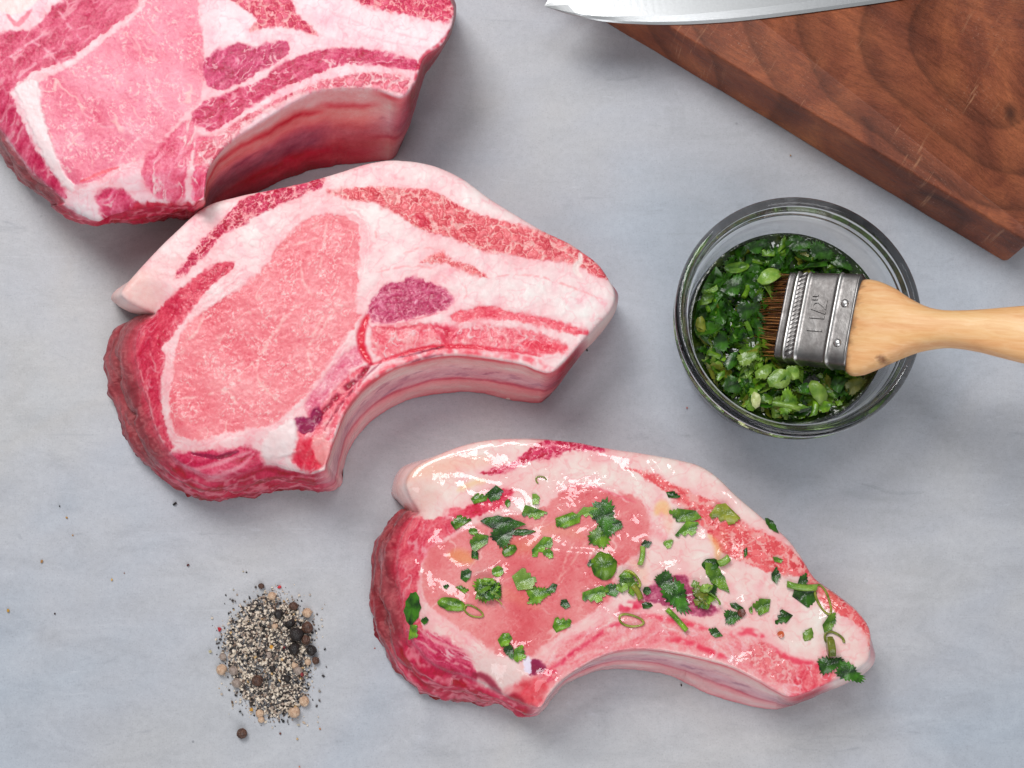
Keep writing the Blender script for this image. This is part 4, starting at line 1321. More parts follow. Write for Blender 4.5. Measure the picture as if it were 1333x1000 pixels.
oil = lathe("herb_oil", [(0, .0056), (R * .725, .0064), (R * .780, .0090), (R * .808, .0130), (R * .822, .0200), (RI - .0001, OZ + .0008), (RI - .0012, OZ + .0001), (RI - .004, OZ), (RI * .5, OZ + .0004), (0, OZ)], mat_oil(), None, 96, closed=False)
oil.location = (JX, JY, 0)
tag(oil, "dark green herb oil filling the lower part of the glass jar", "marinade")


# ------------------------------------------------------------------ chopped herbs
def mat_leaf(name, c1, c2, trans=0.12, gloss=0.07, sc=190.0):
    m = NT(name)
    c = m.coords()
    n = m.noise(c, sc, 4, 0.6)
    r = m.ramp(n, 0, [(0.36, L4(*c1)), (0.64, L4(*c2))])
    oi = m.n("ShaderNodeObjectInfo")
    hs = m.n("ShaderNodeHueSaturation")
    m.l(r, 0, hs, "Color")
    v = m.n("ShaderNodeMapRange")
    v.inputs["To Min"].default_value = 0.7
    v.inputs["To Max"].default_value = 1.25
    m.l(oi, "Random", v, 0)
    m.l(v, 0, hs, "Value")
    m.l(hs, 0, m.b, "Base Color")
    m.set(Roughness=0.35, Coat_Weight=0.6, Coat_Roughness=gloss, Specular_IOR_Level=0.3)
    n2 = m.noise(c, sc * 1.6, 3, 0.6)
    bp = m.bump(n2, 0, 0.0007, 0.7)
    m.l(bp, 0, m.b, "Normal")
    bp2 = m.bump(n, 0, 0.0016, 0.6)
    m.l(bp2, 0, m.b, "Coat Normal")
    return m.mat


LEAF = {
    "dark": mat_leaf("parsley_dark", (10, 40, 6), (60, 116, 18)),
    "mid": mat_leaf("parsley_green", (42, 88, 8), (126, 170, 40)),
    "lime": mat_leaf("scallion_green", (92, 132, 38), (142, 172, 74)),
    "olive": mat_leaf("oily_olive_green", (96, 110, 24), (150, 152, 54)),
    "pale": mat_leaf("scallion_white", (176, 190, 116), (214, 218, 160)),
}


def leaf_outline(kind, L, W, rng):
    """outline in its own plane, long axis x"""
    if kind == "lobe":                       # one parsley leaflet: three toothed lobes
        pts = []
        n = 44
        for k in range(n):
            a = -math.pi + 2 * math.pi * k / n
            lob = 0.60 + 0.40 * max(abs(math.cos(1.5 * a)), 0.25)
            tooth = 1 + 0.13 * (1 if k % 2 else -1) * (abs(a) < 2.6)
            r = lob * tooth * (0.85 + 0.3 * rng.rand() * 0.5)
            pts.append((0.5 * L * r * math.cos(a), 0.5 * W * r * math.sin(a)))
        p = np.array(pts)
    elif kind == "oval":
        n = 18
        a = np.arange(n) / n * 2 * math.pi
        p = np.stack([0.5 * L * np.cos(a) * (1 + .06 * rng.randn(n)), 0.5 * W * np.sin(a) * (1 + .06 * rng.randn(n))], -1)
    elif kind == "leaf":                     # pointed leaf with a few teeth
        t = np.linspace(0, 1, 9)
        up = 0.5 * W * np.sin(math.pi * t ** 0.8) * (1 + 0.22 * (np.arange(9) % 2))
        dn = -0.5 * W * np.sin(math.pi * t ** 0.9) * (1 + 0.22 * ((np.arange(9) + 1) % 2))
        p = np.concatenate([np.stack([(t - .5) * L, up], -1), np.stack([(t[::-1] - .5) * L, dn[::-1]], -1)[1:-1]])
    else:                                    # "shard": cut by the knife on several sides
        k = rng.randint(4, 7)
        a = np.sort((np.arange(k) + rng.uniform(-.33, .33, k)) / k * 2 * math.pi)
        r = rng.uniform(0.75, 1.1, k)
        q = np.stack([0.5 * L * r * np.cos(a), 0.5 * W * r * np.sin(a)], -1)
        tooth = rng.randint(0, k)
        pts = []
        for i in range(k):
            b0, b1 = q[i], q[(i + 1) % k]
            pts.append(b0)
            if i == tooth or i == (tooth + 1) % k:        # one natural, toothed side
                nn = np.array([b1[1] - b0[1], b0[0] - b1[0]])
                for f in (.17, .33, .5, .67, .83):
                    pts.append(b0 + (b1 - b0) * f + nn * (0.10 * (1 if int(f * 6 + .5) % 2 else -.6)))
        p = np.array(pts)
    return p


def leaf_mesh(kind, L, W, rng, curl=0.25, th=0.0002, fold=0.3):
    """two-sided leaf with thickness; curl lifts the ends, fold creases the midrib"""
    p = leaf_outline(kind, L, W, rng)
    n = len(p)
    inner = [(0.0, 0.0)]
    for f in (-.3, -.15, .15, .3):
        inner.append((f * L, rng.uniform(-.03, .03) * W))
    pts = [Vector((float(a), float(b))) for a, b in p] + [Vector(q) for q in inner]
    res = delaunay_2d_cdt(pts, [(i, (i + 1) % n) for i in range(n)], [], 1, 1e-7)
    V2 = np.array([(q.x, q.y) for q in res[0]])
    F = [tuple(f) for f in res[2]]
    ph = rng.uniform(0, 6.28)
    x, y = V2[:, 0] / (L * .5), V2[:, 1] / (W * .5)
    z = curl * L * .25 * (x * x) * math.cos(ph) + fold * W * .25 * np.abs(y) + curl * W * .2 * np.sin(2.4 * x + ph) * y
    m = len(V2)
    V = [(a, b, c + th) for (a, b), c in zip(V2, z)] + [(a, b, c) for (a, b), c in zip(V2, z)]
    faces = list(F) + [tuple(i + m for i in f[::-1]) for f in F]
    cnt = {}
    for f in F:
        for i in range(len(f)):
            cnt[(f[i], f[(i + 1) % len(f)])] = 1
    for (a, b) in cnt:
        if (b, a) not in cnt:
            faces.append((b, a, a + m, b + m))
    return V, faces


def stem_mesh(L, W, rng, n=7, hollow=False):
    V, F = [], []
    st = 5
    bend = rng.uniform(-.15, .15) * L
    for i in range(st + 1):
        t = i / st - .5
        for k in range(n):
            a = 2 * math.pi * k / n
            V.append((t * L, bend * (t * t * 4 - .5) + .5 * W * math.cos(a), .35 * W * math.sin(a) + .35 * W))
    for i in range(st):
        for k in range(n):
            j = (k + 1) % n
            F.append((i * n + k, (i + 1) * n + k, (i + 1) * n + j, i * n + j))
    F.append(tuple(range(n)))
    F.append(tuple(st * n + k for k in range(n))[::-1])
    return V, F


def ring_mesh(L, W, rng, arc=6.28, tube=0.09, n=22, k=7, hh=0.6):
    """a slice of scallion: an oval ring with a flat-ish section"""
    V, F = [], []
    full = arc > 6.2
    cnt = n if full else n + 1
    r = tube * min(L, W)
    for i in range(cnt):
        a = arc * i / n
        w = 1 + .06 * math.sin(3 * a + 1)
        for j in range(k):
            b = 2 * math.pi * j / k
            V.append(((0.5 * L - r + r * math.cos(b)) * math.cos(a) * w, (0.5 * W - r + r * math.cos(b)) * math.sin(a) * w, hh * r * math.sin(b) + hh * r))
    for i in range(n):
        i2 = (i + 1) % cnt
        for j in range(k):
            q = (j + 1) % k
            F.append((i * k + j, i2 * k + j, i2 * k + q, i * k + q))
    if not full:
        F.append(tuple(range(k))[::-1])
        F.append(tuple(n * k + j for j in range(k)))
    return V, F


def herb_geo(kind, L, W, rng, **kw):
    if kind == "stem":
        return stem_mesh(L, W, rng)
    if kind == "ring":
        return ring_mesh(L, W, rng)
    if kind == "halfring":
        return ring_mesh(L, W, rng, arc=4.2)
    if kind == "slice":
        return ring_mesh(L, W, rng, tube=.2)
    return leaf_mesh(kind, L, W, rng, **kw)


def place(V, loc, ang, tilt=(0, 0), drape=None, base=None, lift=0.0003):
    """turn, tilt and lay on the meat"""
    M = Matrix.Rotation(ang, 3, "Z") @ Matrix.Rotation(tilt[0], 3, "X") @ Matrix.Rotation(tilt[1], 3, "Y")
    M = np.array(M)
    Q = np.asarray(V) @ M.T
    Q = Q + np.asarray(loc)
    if drape is not None:
        for i in range(len(Q)):
            h = drape.ray_cast(Vector((Q[i, 0], Q[i, 1], 0.2)), Vector((0, 0, -1)))
            zz = h[0].z if h[0] is not None else loc[2] - 0.0015
            Q[i, 2] = zz + lift + (Q[i, 2] - loc[2])
    return Q - np.asarray(base if base is not None else loc)


def surf(px, py, z0):
    """the point of the oiled chop that shows at a photo pixel"""
    o = Vector(cam.location)
    p = P(px, py, z0)
    h = bvh3.ray_cast(o, (Vector(p) - o).normalized())
    return np.array(h[0]) if h[0] is not None else p
# ------------------------------------------------------------------ herbs on the oiled chop
NAMES = {"shard": "parsley_piece", "lobe": "parsley_leaf", "leaf": "parsley_leaf", "oval": "parsley_piece", "stem": "herb_stem", "ring": "scallion_ring",  # the stem kind is a cut length of bare herb stem
         "halfring": "scallion_ring", "slice": "scallion_slice"}
CATS = {"parsley_piece": "parsley", "parsley_leaf": "parsley", "herb_stem": "herb", "scallion_ring": "scallion", "scallion_slice": "scallion"}
ON = [
    (623, 649, 22, 12, 25, "shard", "mid", "glossy parsley shard at the left end of the red strip on the oiled chop"),
    (645, 644, 22, 15, 35, "shard", "dark", "wet parsley piece at the right end of the red strip on the oiled chop"),
    (661, 655, 10, 7, 80, "shard", "mid", "tiny green chip just right of the red strip's parsley"),
    (601, 680, 24, 18, -8, "shard", "mid", "triangular parsley piece near the flap notch of the oiled chop"),
    (655, 681, 46, 12, -4, "leaf", "dark", "long dark parsley sliver lying flat above a clump of shards on the loin"),
    (655, 697, 28, 22, 40, "lobe", "dark", "folded parsley leaf directly under the long dark sliver"),
    (680, 693, 28, 6, 4, "leaf", "dark", "thin dark parsley strip pointing away from the folded leaf"),
    (623, 706, 26, 17, 38, "shard", "mid", "broad green parsley shard on the upper part of the loin"),
    (616, 692, 9, 7, 0, "oval", "mid", "small round green crumb above the broad shard"),
    (618, 723, 12, 9, 80, "shard", "dark", "small dark piece hanging below the broad shard"),
    (693, 668, 28, 17, 0, "shard", "mid", "pale shining parsley square reflecting the light at the loin's top"),
    (697, 650, 9, 14, 10, "shard", "lime", "short light green tip above the shining square"),
    (663, 717, 16, 10, 30, "oval", "mid", "rounded parsley bit in the oil pool centre of the loin"),
    (706, 711, 28, 13, 40, "shard", "mid", "shiny slanted parsley piece left of the wide bare loin patch"),
    (714, 721, 14, 9, -35, "shard", "mid", "small green corner touching the shiny slanted piece"),
    (740, 677, 34, 15, 22, "shard", "mid", "long bent parsley ribbon leading to the biggest leaf"),
    (765, 668, 26, 13, 18, "shard", "lime", "lighter green end of the ribbon beside the biggest leaf"),
    (786, 672, 42, 24, -75, "lobe", "dark", "biggest dark parsley leaf with toothed lobes on the loin"),
    (781, 698, 28, 22, 70, "lobe", "mid", "green fringed leaf at the foot of the biggest leaf"),
    (799, 684, 16, 18, 0, "lobe", "dark", "dark frilly tip at the outer side of the biggest leaf"),
    (769, 733, 10, 7, 50, "shard", "dark", "tiny oval flake between the fringed leaf and the round leaf"),
    (786, 737, 25, 27, 20, "oval", "mid", "round dark leaf in a ring of white oil shine"),
    (607, 749, 17, 11, 35, "shard", "dark", "dark chip above and left of the curled bunch"),
    (581, 764, 7, 5, 15, "shard", "dark", "lone tiny square fleck near the left rim of the loin"),
    (601, 767, 15, 7, -15, "shard", "mid", "small strip leading into the curled bunch"),
    (648, 744, 12, 10, 10, "oval", "mid", "green nub on top of the curled bunch"),
    (681, 756, 28, 24, 15, "shard", "lime", "light green shiny leaf square to the right of the curled bunch"),
    (700, 774, 26, 18, 15, "lobe", "mid", "lobed green leaf below the light green square"),
    (719, 766, 16, 9, 35, "shard", "dark", "dark wing at the right of the lobed green leaf"),
    (690, 784, 9, 4, 20, "shard", "lime", "little light green dash under the lobed leaf"),
    (588, 787, 28, 13, -10, "oval", "mid", "green pod shaped scallion end at the loin's left edge"),
    (616, 796, 28, 14, -25, "ring", "olive", "yellowish oily scallion loop under the curled bunch"),
    (537, 790, 38, 15, 85, "leaf", "dark", "long upright dark leaf at the far left of the oiled chop"),
    (538, 822, 18, 13, 60, "shard", "mid", "green shard under the upright leaf at the far left"),
    (553, 808, 9, 8, 10, "shard", "dark", "tiny dark crumb beside the upright leaf"),
    (735, 786, 13, 10, -30, "shard", "dark", "small dark piece on the lower part of the loin"),
    (731, 813, 20, 17, 40, "shard", "mid", "shiny leaf bit at the lower edge of the loin above the bone"),
    (775, 773, 30, 18, 10, "shard", "mid", "green triangular leaf left of the olive scallion coil"),
    (797, 768, 16, 14, 40, "shard", "dark", "dark corner leaf between the triangle and the olive coil"),
    (658, 832, 17, 15, 70, "shard", "mid", "upper leaf of the pair near the bone corner"),
    (663, 848, 16, 10, -65, "lobe", "dark", "ragged lower leaf of the pair near the bone corner"),
    (676, 851, 14, 20, -20, "shard", "mid", "shiny square leaf right of the pair near the bone corner"),
    (876, 645, 16, 8, -8, "shard", "dark", "small dark leaf on the fat close to the upper red seam"),
    (891, 671, 32, 17, -5, "shard", "mid", "arrow shaped leaf on the fat, the upper of two"),
    (894, 690, 28, 15, 25, "shard", "mid", "second arrow shaped leaf just under the first on the fat"),
    (943, 669, 36, 22, -12, "shard", "olive", "large olive leaf on the red marbled strip"),
    (1005, 684, 20, 7, -50, "leaf", "dark", "thin dark leaf at the very upper rim of the oiled chop"),
    (870, 708, 11, 9, 40, "lobe", "lime", "tiny light green sprig on the bare white fat"),
    (835, 724, 24, 7, 80, "stem", "lime", "pale upright stem in an oil drop at the loin's right end"),
    (841, 708, 12, 9, 20, "shard", "dark", "dark scrap on top of the pale upright stem"),
    (942, 731, 16, 10, 30, "stem", "lime", "short bright stem piece on fat below the marbled strip"),
    (925, 735, 17, 12, 10, "oval", "dark", "dark round scrap above the diagonal leaf on fat"),
    (933, 752, 38, 13, -52, "leaf", "mid", "diagonal green leaf strip on fat right of the leafy bunch"),
    (866, 758, 26, 18, -60, "lobe", "dark", "upper half of the large dark leaf on the purple muscle"),
    (880, 776, 40, 24, -60, "lobe", "dark", "large dark toothed leaf lying on the purple muscle"),
    (1009, 749, 18, 10, 80, "shard", "dark", "dark upright chip on the lower part of the marbled strip"),
    (1012, 729, 13, 6, -8, "shard", "mid", "small flat green chip on the marbled strip"),
    (971, 718, 12, 4, 80, "shard", "dark", "hair thin dark sliver in the middle of the marbled strip"),
    (881, 807, 36, 7, -48, "stem", "mid", "slanted green stem crossing the rib line"),
    (953, 803, 20, 15, 10, "lobe", "dark", "dark lobed leaf with a brown chilli spot beside it"),
    (959, 790, 9, 14, 70, "shard", "dark", "upright tip of the lobed leaf beside the chilli spot"),
    (992, 789, 22, 16, 30, "shard", "mid", "shiny wedge leaf on the smooth fat toward the tip"),
    (977, 794, 5, 8, 0, "shard", "mid", "speck of green left of the shiny wedge leaf"),
    (1018, 803, 20, 17, 20, "shard", "dark", "square toothed leaf on fat right of the wedge leaf"),
    (1049, 774, 28, 24, -40, "shard", "dark", "dark leaf under the bright stem near the tip's red rim"),
    (1044, 757, 18, 9, 60, "shard", "dark", "dark curl above the bright stem near the tip's red rim"),
    (1043, 764, 38, 9, -6, "stem", "lime", "bright stem lying across the dark leaf near the tip"),
    (1071, 780, 42, 18, -70, "ring", "olive", "thin see-through scallion loop by the tip's red rim"),
    (1080, 811, 26, 11, 58, "shard", "mid", "slanted green bar above the lime scallion near the tip"),
    (1052, 826, 15, 9, 60, "leaf", "lime", "small lime leaf on the fat short of the tip"),
    (1085, 832, 28, 19, -20, "halfring", "olive", "lime coloured scallion crescent near the chop's tip"),
    (1079, 843, 8, 26, 5, "stem", "olive", "olive stub joining the scallion crescent to the last leaves"),
    (1079, 865, 28, 17, 15, "lobe", "dark", "dark folded leaf at the lower edge of the tip"),
    (1105, 876, 34, 18, -25, "lobe", "dark", "lobed leaf hanging over the edge of the tip"),
    (932, 824, 18, 9, -15, "shard", "dark", "small dark wedge on the rib meat"),
    (821, 808, 34, 17, -12, "ring", "olive", "oily scallion ring on the bone strip"),
    (704, 625, 15, 11, 0, "halfring", "olive", "tiny pale hoop on the white fat above the loin"),
    (842, 769, 8, 8, 0, "oval", "dark", "dark dot between the olive coil and the purple muscle"),
    (842, 788, 14, 8, -10, "shard", "dark", "dark scrap at the lower side of the olive coil"),
]
rs = np.random.RandomState(5)
ZT3 = 0.029
GON = "chopped herbs on the oiled chop"
for i, (px, py, L, W, ang, kind, mat, label) in enumerate(ON):
    loc = surf(px, py, ZT3)
    sc = px_size(ZT3)
    fl = kind in ("stem", "ring", "halfring", "slice")
    V, F = herb_geo(kind, L * sc, W * sc, rs) if fl else herb_geo(kind, L * sc * (1.42 if kind == "lobe" else 1.3), W * sc * (1.42 if kind == "lobe" else 1.3), rs, curl=.2, fold=rs.uniform(.02, .28))
    V = place(V, loc, math.radians(ang), (rs.uniform(-.06, .06), rs.uniform(-.06, .06)), drape=bvh3)
    o = obj(NAMES[kind], mesh_py(NAMES[kind], V, F, fl or i % 3 == 0), LEAF[mat], None, loc)
    tag(o, label, CATS[NAMES[kind]], GON)


def bunch(px, py, label, pieces, name="herb_clump", cat="herb clump"):
    loc = surf(px, py, ZT3)
    root = empty(name, loc, label, cat, GON)
    sc = px_size(ZT3)
    for dx, dy, L, W, ang, kind, mat, up in pieces:
        q = surf(px + dx, py + dy, ZT3)
        fl = kind in ("stem", "ring", "halfring", "slice")
        V, F = herb_geo(kind, L * sc, W * sc, rs) if fl else herb_geo(kind, L * sc, W * sc, rs, curl=.6, fold=.5)
        V = place(V, q + np.array([0, 0, up * .001]), math.radians(ang), (rs.uniform(-.25, .25), rs.uniform(-.25, .25)), base=loc, lift=0)
        obj(NAMES[kind], mesh_py(NAMES[kind], V, F, True), LEAF[mat], root)


bunch(633, 768, "round curled bunch of parsley in a puddle of oil on the loin", [
    (0, 0, 38, 34, 20, "lobe", "mid", .6), (2, 2, 30, 24, 60, "lobe", "dark", 1.4), (-4, -4, 26, 22, 10, "lobe", "mid", 2.0), (8, 8, 24, 13, -30, "shard", "lime", 1.6),
    (12, 2, 26, 20, 70, "lobe", "dark", .8), (-8, 6, 18, 12, 40, "shard", "lime", 1.8), (2, -10, 22, 12, -10, "shard", "mid", 1.8), (6, 14, 30, 10, -20, "halfring", "olive", 1.0)])
bunch(817, 757, "olive coil of scallion with dark leaf scraps beside the loin", [
    (0, 0, 34, 22, -35, "lobe", "mid", .6), (4, -2, 30, 20, -40, "halfring", "olive", 1.2), (-8, 8, 20, 14, 30, "shard", "lime", .7), (8, 8, 22, 14, 60, "shard", "mid", .9), (12, 14, 20, 8, -60, "stem", "olive", .4), (0, -8, 24, 8, 10, "leaf", "mid", 1.6)])
bunch(917, 774, "leafy tangled bunch of scallion and parsley right of the purple muscle", [
    (0, 2, 40, 32, 10, "lobe", "mid", .5), (-4, -2, 30, 22, 40, "lobe", "olive", 1.4), (6, 6, 30, 16, -30, "halfring", "mid", 1.4), (-12, -12, 14, 12, 0, "shard", "lime", 1.2), (10, -6, 20, 14, 50, "lobe", "dark", 1.2), (-6, 10, 22, 10, -10, "shard", "olive", 1.4), (2, -8, 20, 10, 20, "leaf", "lime", 2.2), (0, 12, 20, 14, 80, "lobe", "mid", 1.4)])
for px, py, r, mat, lb in ((1016, 826, 4.2, (196, 84, 40), "orange red chilli flake alone on the fat near the tip"), (965, 798, 5.0, (96, 40, 20), "brown chilli flake tucked against the dark lobed leaf")):
    loc = surf(px, py, ZT3)
    mm_ = NT("chilli_flake")
    mm_.set(Base_Color=L4(*mat), Roughness=.3, Coat_Weight=.8, Coat_Roughness=.1)
    V, F = leaf_mesh("oval", 2 * r * px_size(ZT3), 2 * r * px_size(ZT3), rs, th=.0006)
    V = place(V, loc, 0.3, drape=bvh3)
    tag(obj("chilli_flake", mesh_py("chilli_flake", V, F, False), mm_.mat, None, loc), lb, "chilli flake")

# ------------------------------------------------------------------ herbs in the jar
js = np.random.RandomState(21)


def heap_z(x, y):
    """height of the herb heap inside the jar"""
    return OZ + 0.001 + 0.0022 * float(fbm(np.array([x * 1000.0]), np.array([y * 1000.0]), 16, 2, 5)[0]) + 0.002 * max(0, -(x) / RI)


names_m = ["dark", "mid", "lime", "olive"]
geo = {k: ([], []) for k in names_m}
for q in range(760):
    a, r = js.uniform(0, 6.28), (RI - .004) * math.sqrt(js.rand())
    x, y = r * math.cos(a), r * math.sin(a)
    # a bare, dark oily place at the upper right wall
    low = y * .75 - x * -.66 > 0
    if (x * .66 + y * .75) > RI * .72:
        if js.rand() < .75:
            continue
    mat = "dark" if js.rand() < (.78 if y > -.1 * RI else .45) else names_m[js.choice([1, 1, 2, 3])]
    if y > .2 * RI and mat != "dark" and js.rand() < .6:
        mat = "dark"
    kind = ["shard", "lobe", "shard", "leaf", "lobe", "stem"][js.randint(6)]
    L, W = js.uniform(.008, .022), js.uniform(.0035, .008)
    if kind == "stem":
        L, W = js.uniform(.005, .010), js.uniform(.0014, .0026)
        if mat == "dark":
            mat = "mid"
        V, F = stem_mesh(L, W, js)
    else:
        V, F = leaf_mesh(kind, L, W, js, curl=.7, fold=.6)
    z = heap_z(x, y) - js.uniform(0, .0045)
    V = place(V, np.array([x, y, z]), js.uniform(0, 6.28), (js.uniform(-.6, .6), js.uniform(-.6, .6)), base=np.zeros(3))
    rad = np.hypot(V[:, 0], V[:, 1])
    k = np.minimum(1, (RI - .0020) / np.maximum(rad, 1e-6))
    V[:, :2] *= k[:, None]
    b = len(geo[mat][0])
    geo[mat][0].extend(V)
    geo[mat][1].extend([tuple(i + b for i in f) for f in F])
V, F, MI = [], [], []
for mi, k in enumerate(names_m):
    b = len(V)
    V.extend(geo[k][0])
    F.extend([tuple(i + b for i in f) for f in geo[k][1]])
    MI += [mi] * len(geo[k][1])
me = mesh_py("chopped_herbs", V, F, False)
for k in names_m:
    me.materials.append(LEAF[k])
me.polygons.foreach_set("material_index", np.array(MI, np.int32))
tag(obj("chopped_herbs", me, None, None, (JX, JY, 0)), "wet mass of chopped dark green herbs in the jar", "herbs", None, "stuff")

IN = [
    (1002, 360, 34, 19, 24, "oval", "lime", 4, "bright green oval scallion piece touching the metal of the brush"),
    (958, 350, 34, 15, 8, "oval", "mid", 3, "shiny green scallion piece left of the bright oval one"),
    (1019, 319, 30, 13, 75, "shard", "mid", 3, "upright green leaf strip near the jar's top wall"),
    (1000, 330, 22, 16, 30, "shard", "mid", 3, "green leaf beside the upright strip near the jar's top wall"),
    (1040, 306, 40, 26, -10, "lobe", "dark", 2.5, "dark fringed leaf highest in the jar"),
    (1068, 328, 44, 28, -20, "lobe", "dark", 2, "large dark leaf above the brush's metal band"),
    (984, 322, 36, 24, 30, "lobe", "dark", 2.5, "dark leaf under the jar's top left wall"),
    (921, 389, 26, 12, 38, "leaf", "mid", 3, "slim green leaf by the jar's left wall"),
    (912, 423, 13, 22, 5, "oval", "olive", 2.5, "olive round bit against the jar's left wall"),
    (953, 374, 44, 30, 50, "lobe", "dark", 3.5, "large dark leaf left of the bristles"),
    (972, 404, 40, 28, 20, "lobe", "dark", 4, "dark toothed leaf touching the bristles"),
    (938, 445, 36, 26, 70, "lobe", "dark", 3, "dark leaf low on the jar's left side"),
    (972, 467, 34, 22, 20, "lobe", "lime", 4.5, "light green toothed leaf just below the bristles"),
    (952, 470, 30, 20, 60, "shard", "dark", 3, "dark shard left of the light green toothed leaf"),
    (1014, 493, 32, 24, 25, "oval", "lime", 4.5, "pale green round slice below the brush's metal band"),
    (995, 484, 30, 20, 40, "shard", "lime", 4, "light green leaf scrap next to the pale green round slice"),
    (1031, 485, 26, 20, -50, "shard", "lime", 5, "bright striped leaf scrap under the metal band"),
    (984, 521, 13, 21, 5, "oval", "pale", 4, "whitish scallion bit in the lower left of the jar"),
    (999, 520, 24, 22, 20, "shard", "mid", 4, "green leaf square right of the whitish bit"),
    (1026, 524, 30, 42, -10, "lobe", "mid", 3.5, "big mid green leaf at the bottom of the jar"),
    (1065, 511, 36, 19, -60, "oval", "lime", 4.5, "long light green scallion half right of the big leaf"),
    (1074, 534, 30, 18, 20, "shard", "mid", 3, "green shard at the jar's bottom wall"),
    (1060, 537, 26, 9, 75, "stem", "mid", 3, "upright green stem at the jar's bottom wall"),
    (1011, 547, 56, 8, -10, "stem", "lime", 2.5, "long thin light green stem along the jar's bottom wall"),
    (1113, 503, 36, 24, 30, "lobe", "olive", 2, "olive oily leaf under the wooden handle"),
    (1090, 500, 28, 20, 70, "shard", "dark", 2.5, "dark leaf scrap between long scallion half and handle"),
    (953, 502, 34, 26, -30, "lobe", "dark", 3, "dark leaf at the jar's lower left wall"),
    (938, 490, 20, 12, 50, "shard", "mid", 3, "small green shard at the jar's lower left wall"),
    (1095, 342, 40, 20, -35, "lobe", "dark", 1.5, "dark leaf right at the corner of the metal band"),
    (1048, 505, 22, 16, 10, "shard", "dark", 4, "dark chip between the round slice and long scallion half"),
]
JCV = Vector((JX, JY, 0))
for (px, py, L, W, ang, kind, mat, up, label) in IN:
    z = OZ + .001 + up * .001
    q = P(px, py, z)
    x, y = q[0] - JX, q[1] - JY
    lim = RI - .45 * max(L, W) * px_size(z) * .8 - .0008
    r = math.hypot(x, y)
    if r > lim:
        x, y = x * lim / r, y * lim / r
    loc = np.array([JX + x, JY + y, z])
    sc = px_size(z)
    fl = kind in ("stem", "ring", "halfring", "slice")
    V, F = herb_geo(kind, L * sc, W * sc, js) if fl else herb_geo(kind, L * sc, W * sc, js, curl=.5, fold=.45, **({"th": .0009} if kind == "oval" else {}))
    V = place(V, loc, math.radians(ang), (js.uniform(-.22, .22), js.uniform(-.22, .22)))
    VV = V + loc - np.array([JX, JY, 0])
    rad = np.hypot(VV[:, 0], VV[:, 1])
    VV[:, :2] *= np.minimum(1, (RI - .0020) / np.maximum(rad, 1e-6))[:, None]
    V = VV - loc + np.array([JX, JY, 0])
    o = obj(NAMES[kind], mesh_py(NAMES[kind], V, F, True), LEAF[mat], None, loc)
    tag(o, label, CATS[NAMES[kind]], "chopped herbs in the jar")
# ------------------------------------------------------------------ basting brush
def proj(p):
    q = np.asarray(p, float) - np.array(cam.location)
    c, s = math.cos(TILT), math.sin(TILT)
    x, y, z = q[0], q[1] * c + q[2] * s, -q[1] * s + q[2] * c
    return 666.5 + FPX * x / -z, 500 - FPX * y / -z


F0 = P(1017, 407.5, .0345)
F1 = P(1196, 420, .0625)
ba = (F1 - F0) / np.linalg.norm(F1 - F0)
bw_ = P(1006, 467, .0345) - P(1028, 348, .0345)
bw_ = bw_ - ba * np.dot(bw_, ba)
bw_ /= np.linalg.norm(bw_)
bn = np.cross(ba, bw_)
if bn[2] < 0:
    bn = -bn
brush = empty("basting_brush", F0, "wooden basting brush with a metal band, its brown bristles dipped in the herb jar", "brush")


def dist_at(px):
    a, b = -.05, .35
    for _ in range(40):
        m = (a + b) / 2
        if proj(F0 + ba * m)[0] < px:
            a = m
        else:
            b = m
    return a


def mm_at(px, half):
    p = F0 + ba * dist_at(px)
    dep = np.dot(p - np.array(cam.location), [0, math.sin(TILT), -math.cos(TILT)])
    return half * dep / FPX


LF = dist_at(1109)                     # length of the metal band
HW = mm_at(1060, 61.5)
HT = .0062
N = 64
fer = []
beads = [(.13, .020, .0008), (.29, .020, .0008), (.735, .020, .0008)]
for k in range(61):
    t = k / 60
    b = 0.0
    for c_, w_, h_ in beads:
        b += h_ * math.exp(-((t - c_) / w_) ** 2)
    if t > .985 or t < .012:
        b += .0002
    w = HW * (0.975 + 0.045 * t)
    fer.append((t * LF, w + b * .6, HT + b, 0, 0))
fm = NT("worn_tin")
c = fm.coords()
n1 = fm.noise(c, 160.0, 5, 0.65)
r1 = fm.ramp(n1, 0, [(0.3, (.15, .138, .135, 1)), (0.55, (.25, .238, .234, 1)), (0.8, (.36, .35, .345, 1))])
n2 = fm.noise(c, 420.0, 3, 0.7)
r2 = fm.ramp(n2, 0, [(0.68, G1(0)), (0.74, G1(0.8))])
mx_ = fm.mix((r2, 0), (r1, 0), L4(66, 52, 44))
glint = fm.n("ShaderNodeAttribute", attribute_name="bead_glint")
mxr = fm.mix((glint, "Fac"), (mx_, 2), (.72, .71, .69, 1))  # bright highlight of the beads mixed into the metal's base colour
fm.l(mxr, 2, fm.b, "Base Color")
rr = fm.ramp(n1, 0, [(0.3, G1(.46)), (0.7, G1(.32))])
fm.l(rr, 0, fm.b, "Roughness")
fm.set(Metallic=1.0)
bp = fm.bump(n1, 0, .0003, .5)
fm.l(bp, 0, fm.b, "Normal")
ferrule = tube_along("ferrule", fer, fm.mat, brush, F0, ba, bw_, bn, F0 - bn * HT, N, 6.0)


fv = np.zeros(len(ferrule.data.vertices) * 3, np.float32)
ferrule.data.vertices.foreach_get("co", fv)
ft = (fv.reshape(-1, 3) @ ba) / LF
flt_attr(ferrule.data, "bead_glint", np.clip(sum(np.exp(-((ft - c_) / .016) ** 2) for c_, w_, h_ in beads), 0, 1) * .85)  # paler along each bead crest, a painted highlight


def on_band(t, y, h=0.0):
    """point on the top face of the metal band: t along, y across (metres)"""
    return ba * (t * LF) + bw_ * y + bn * h


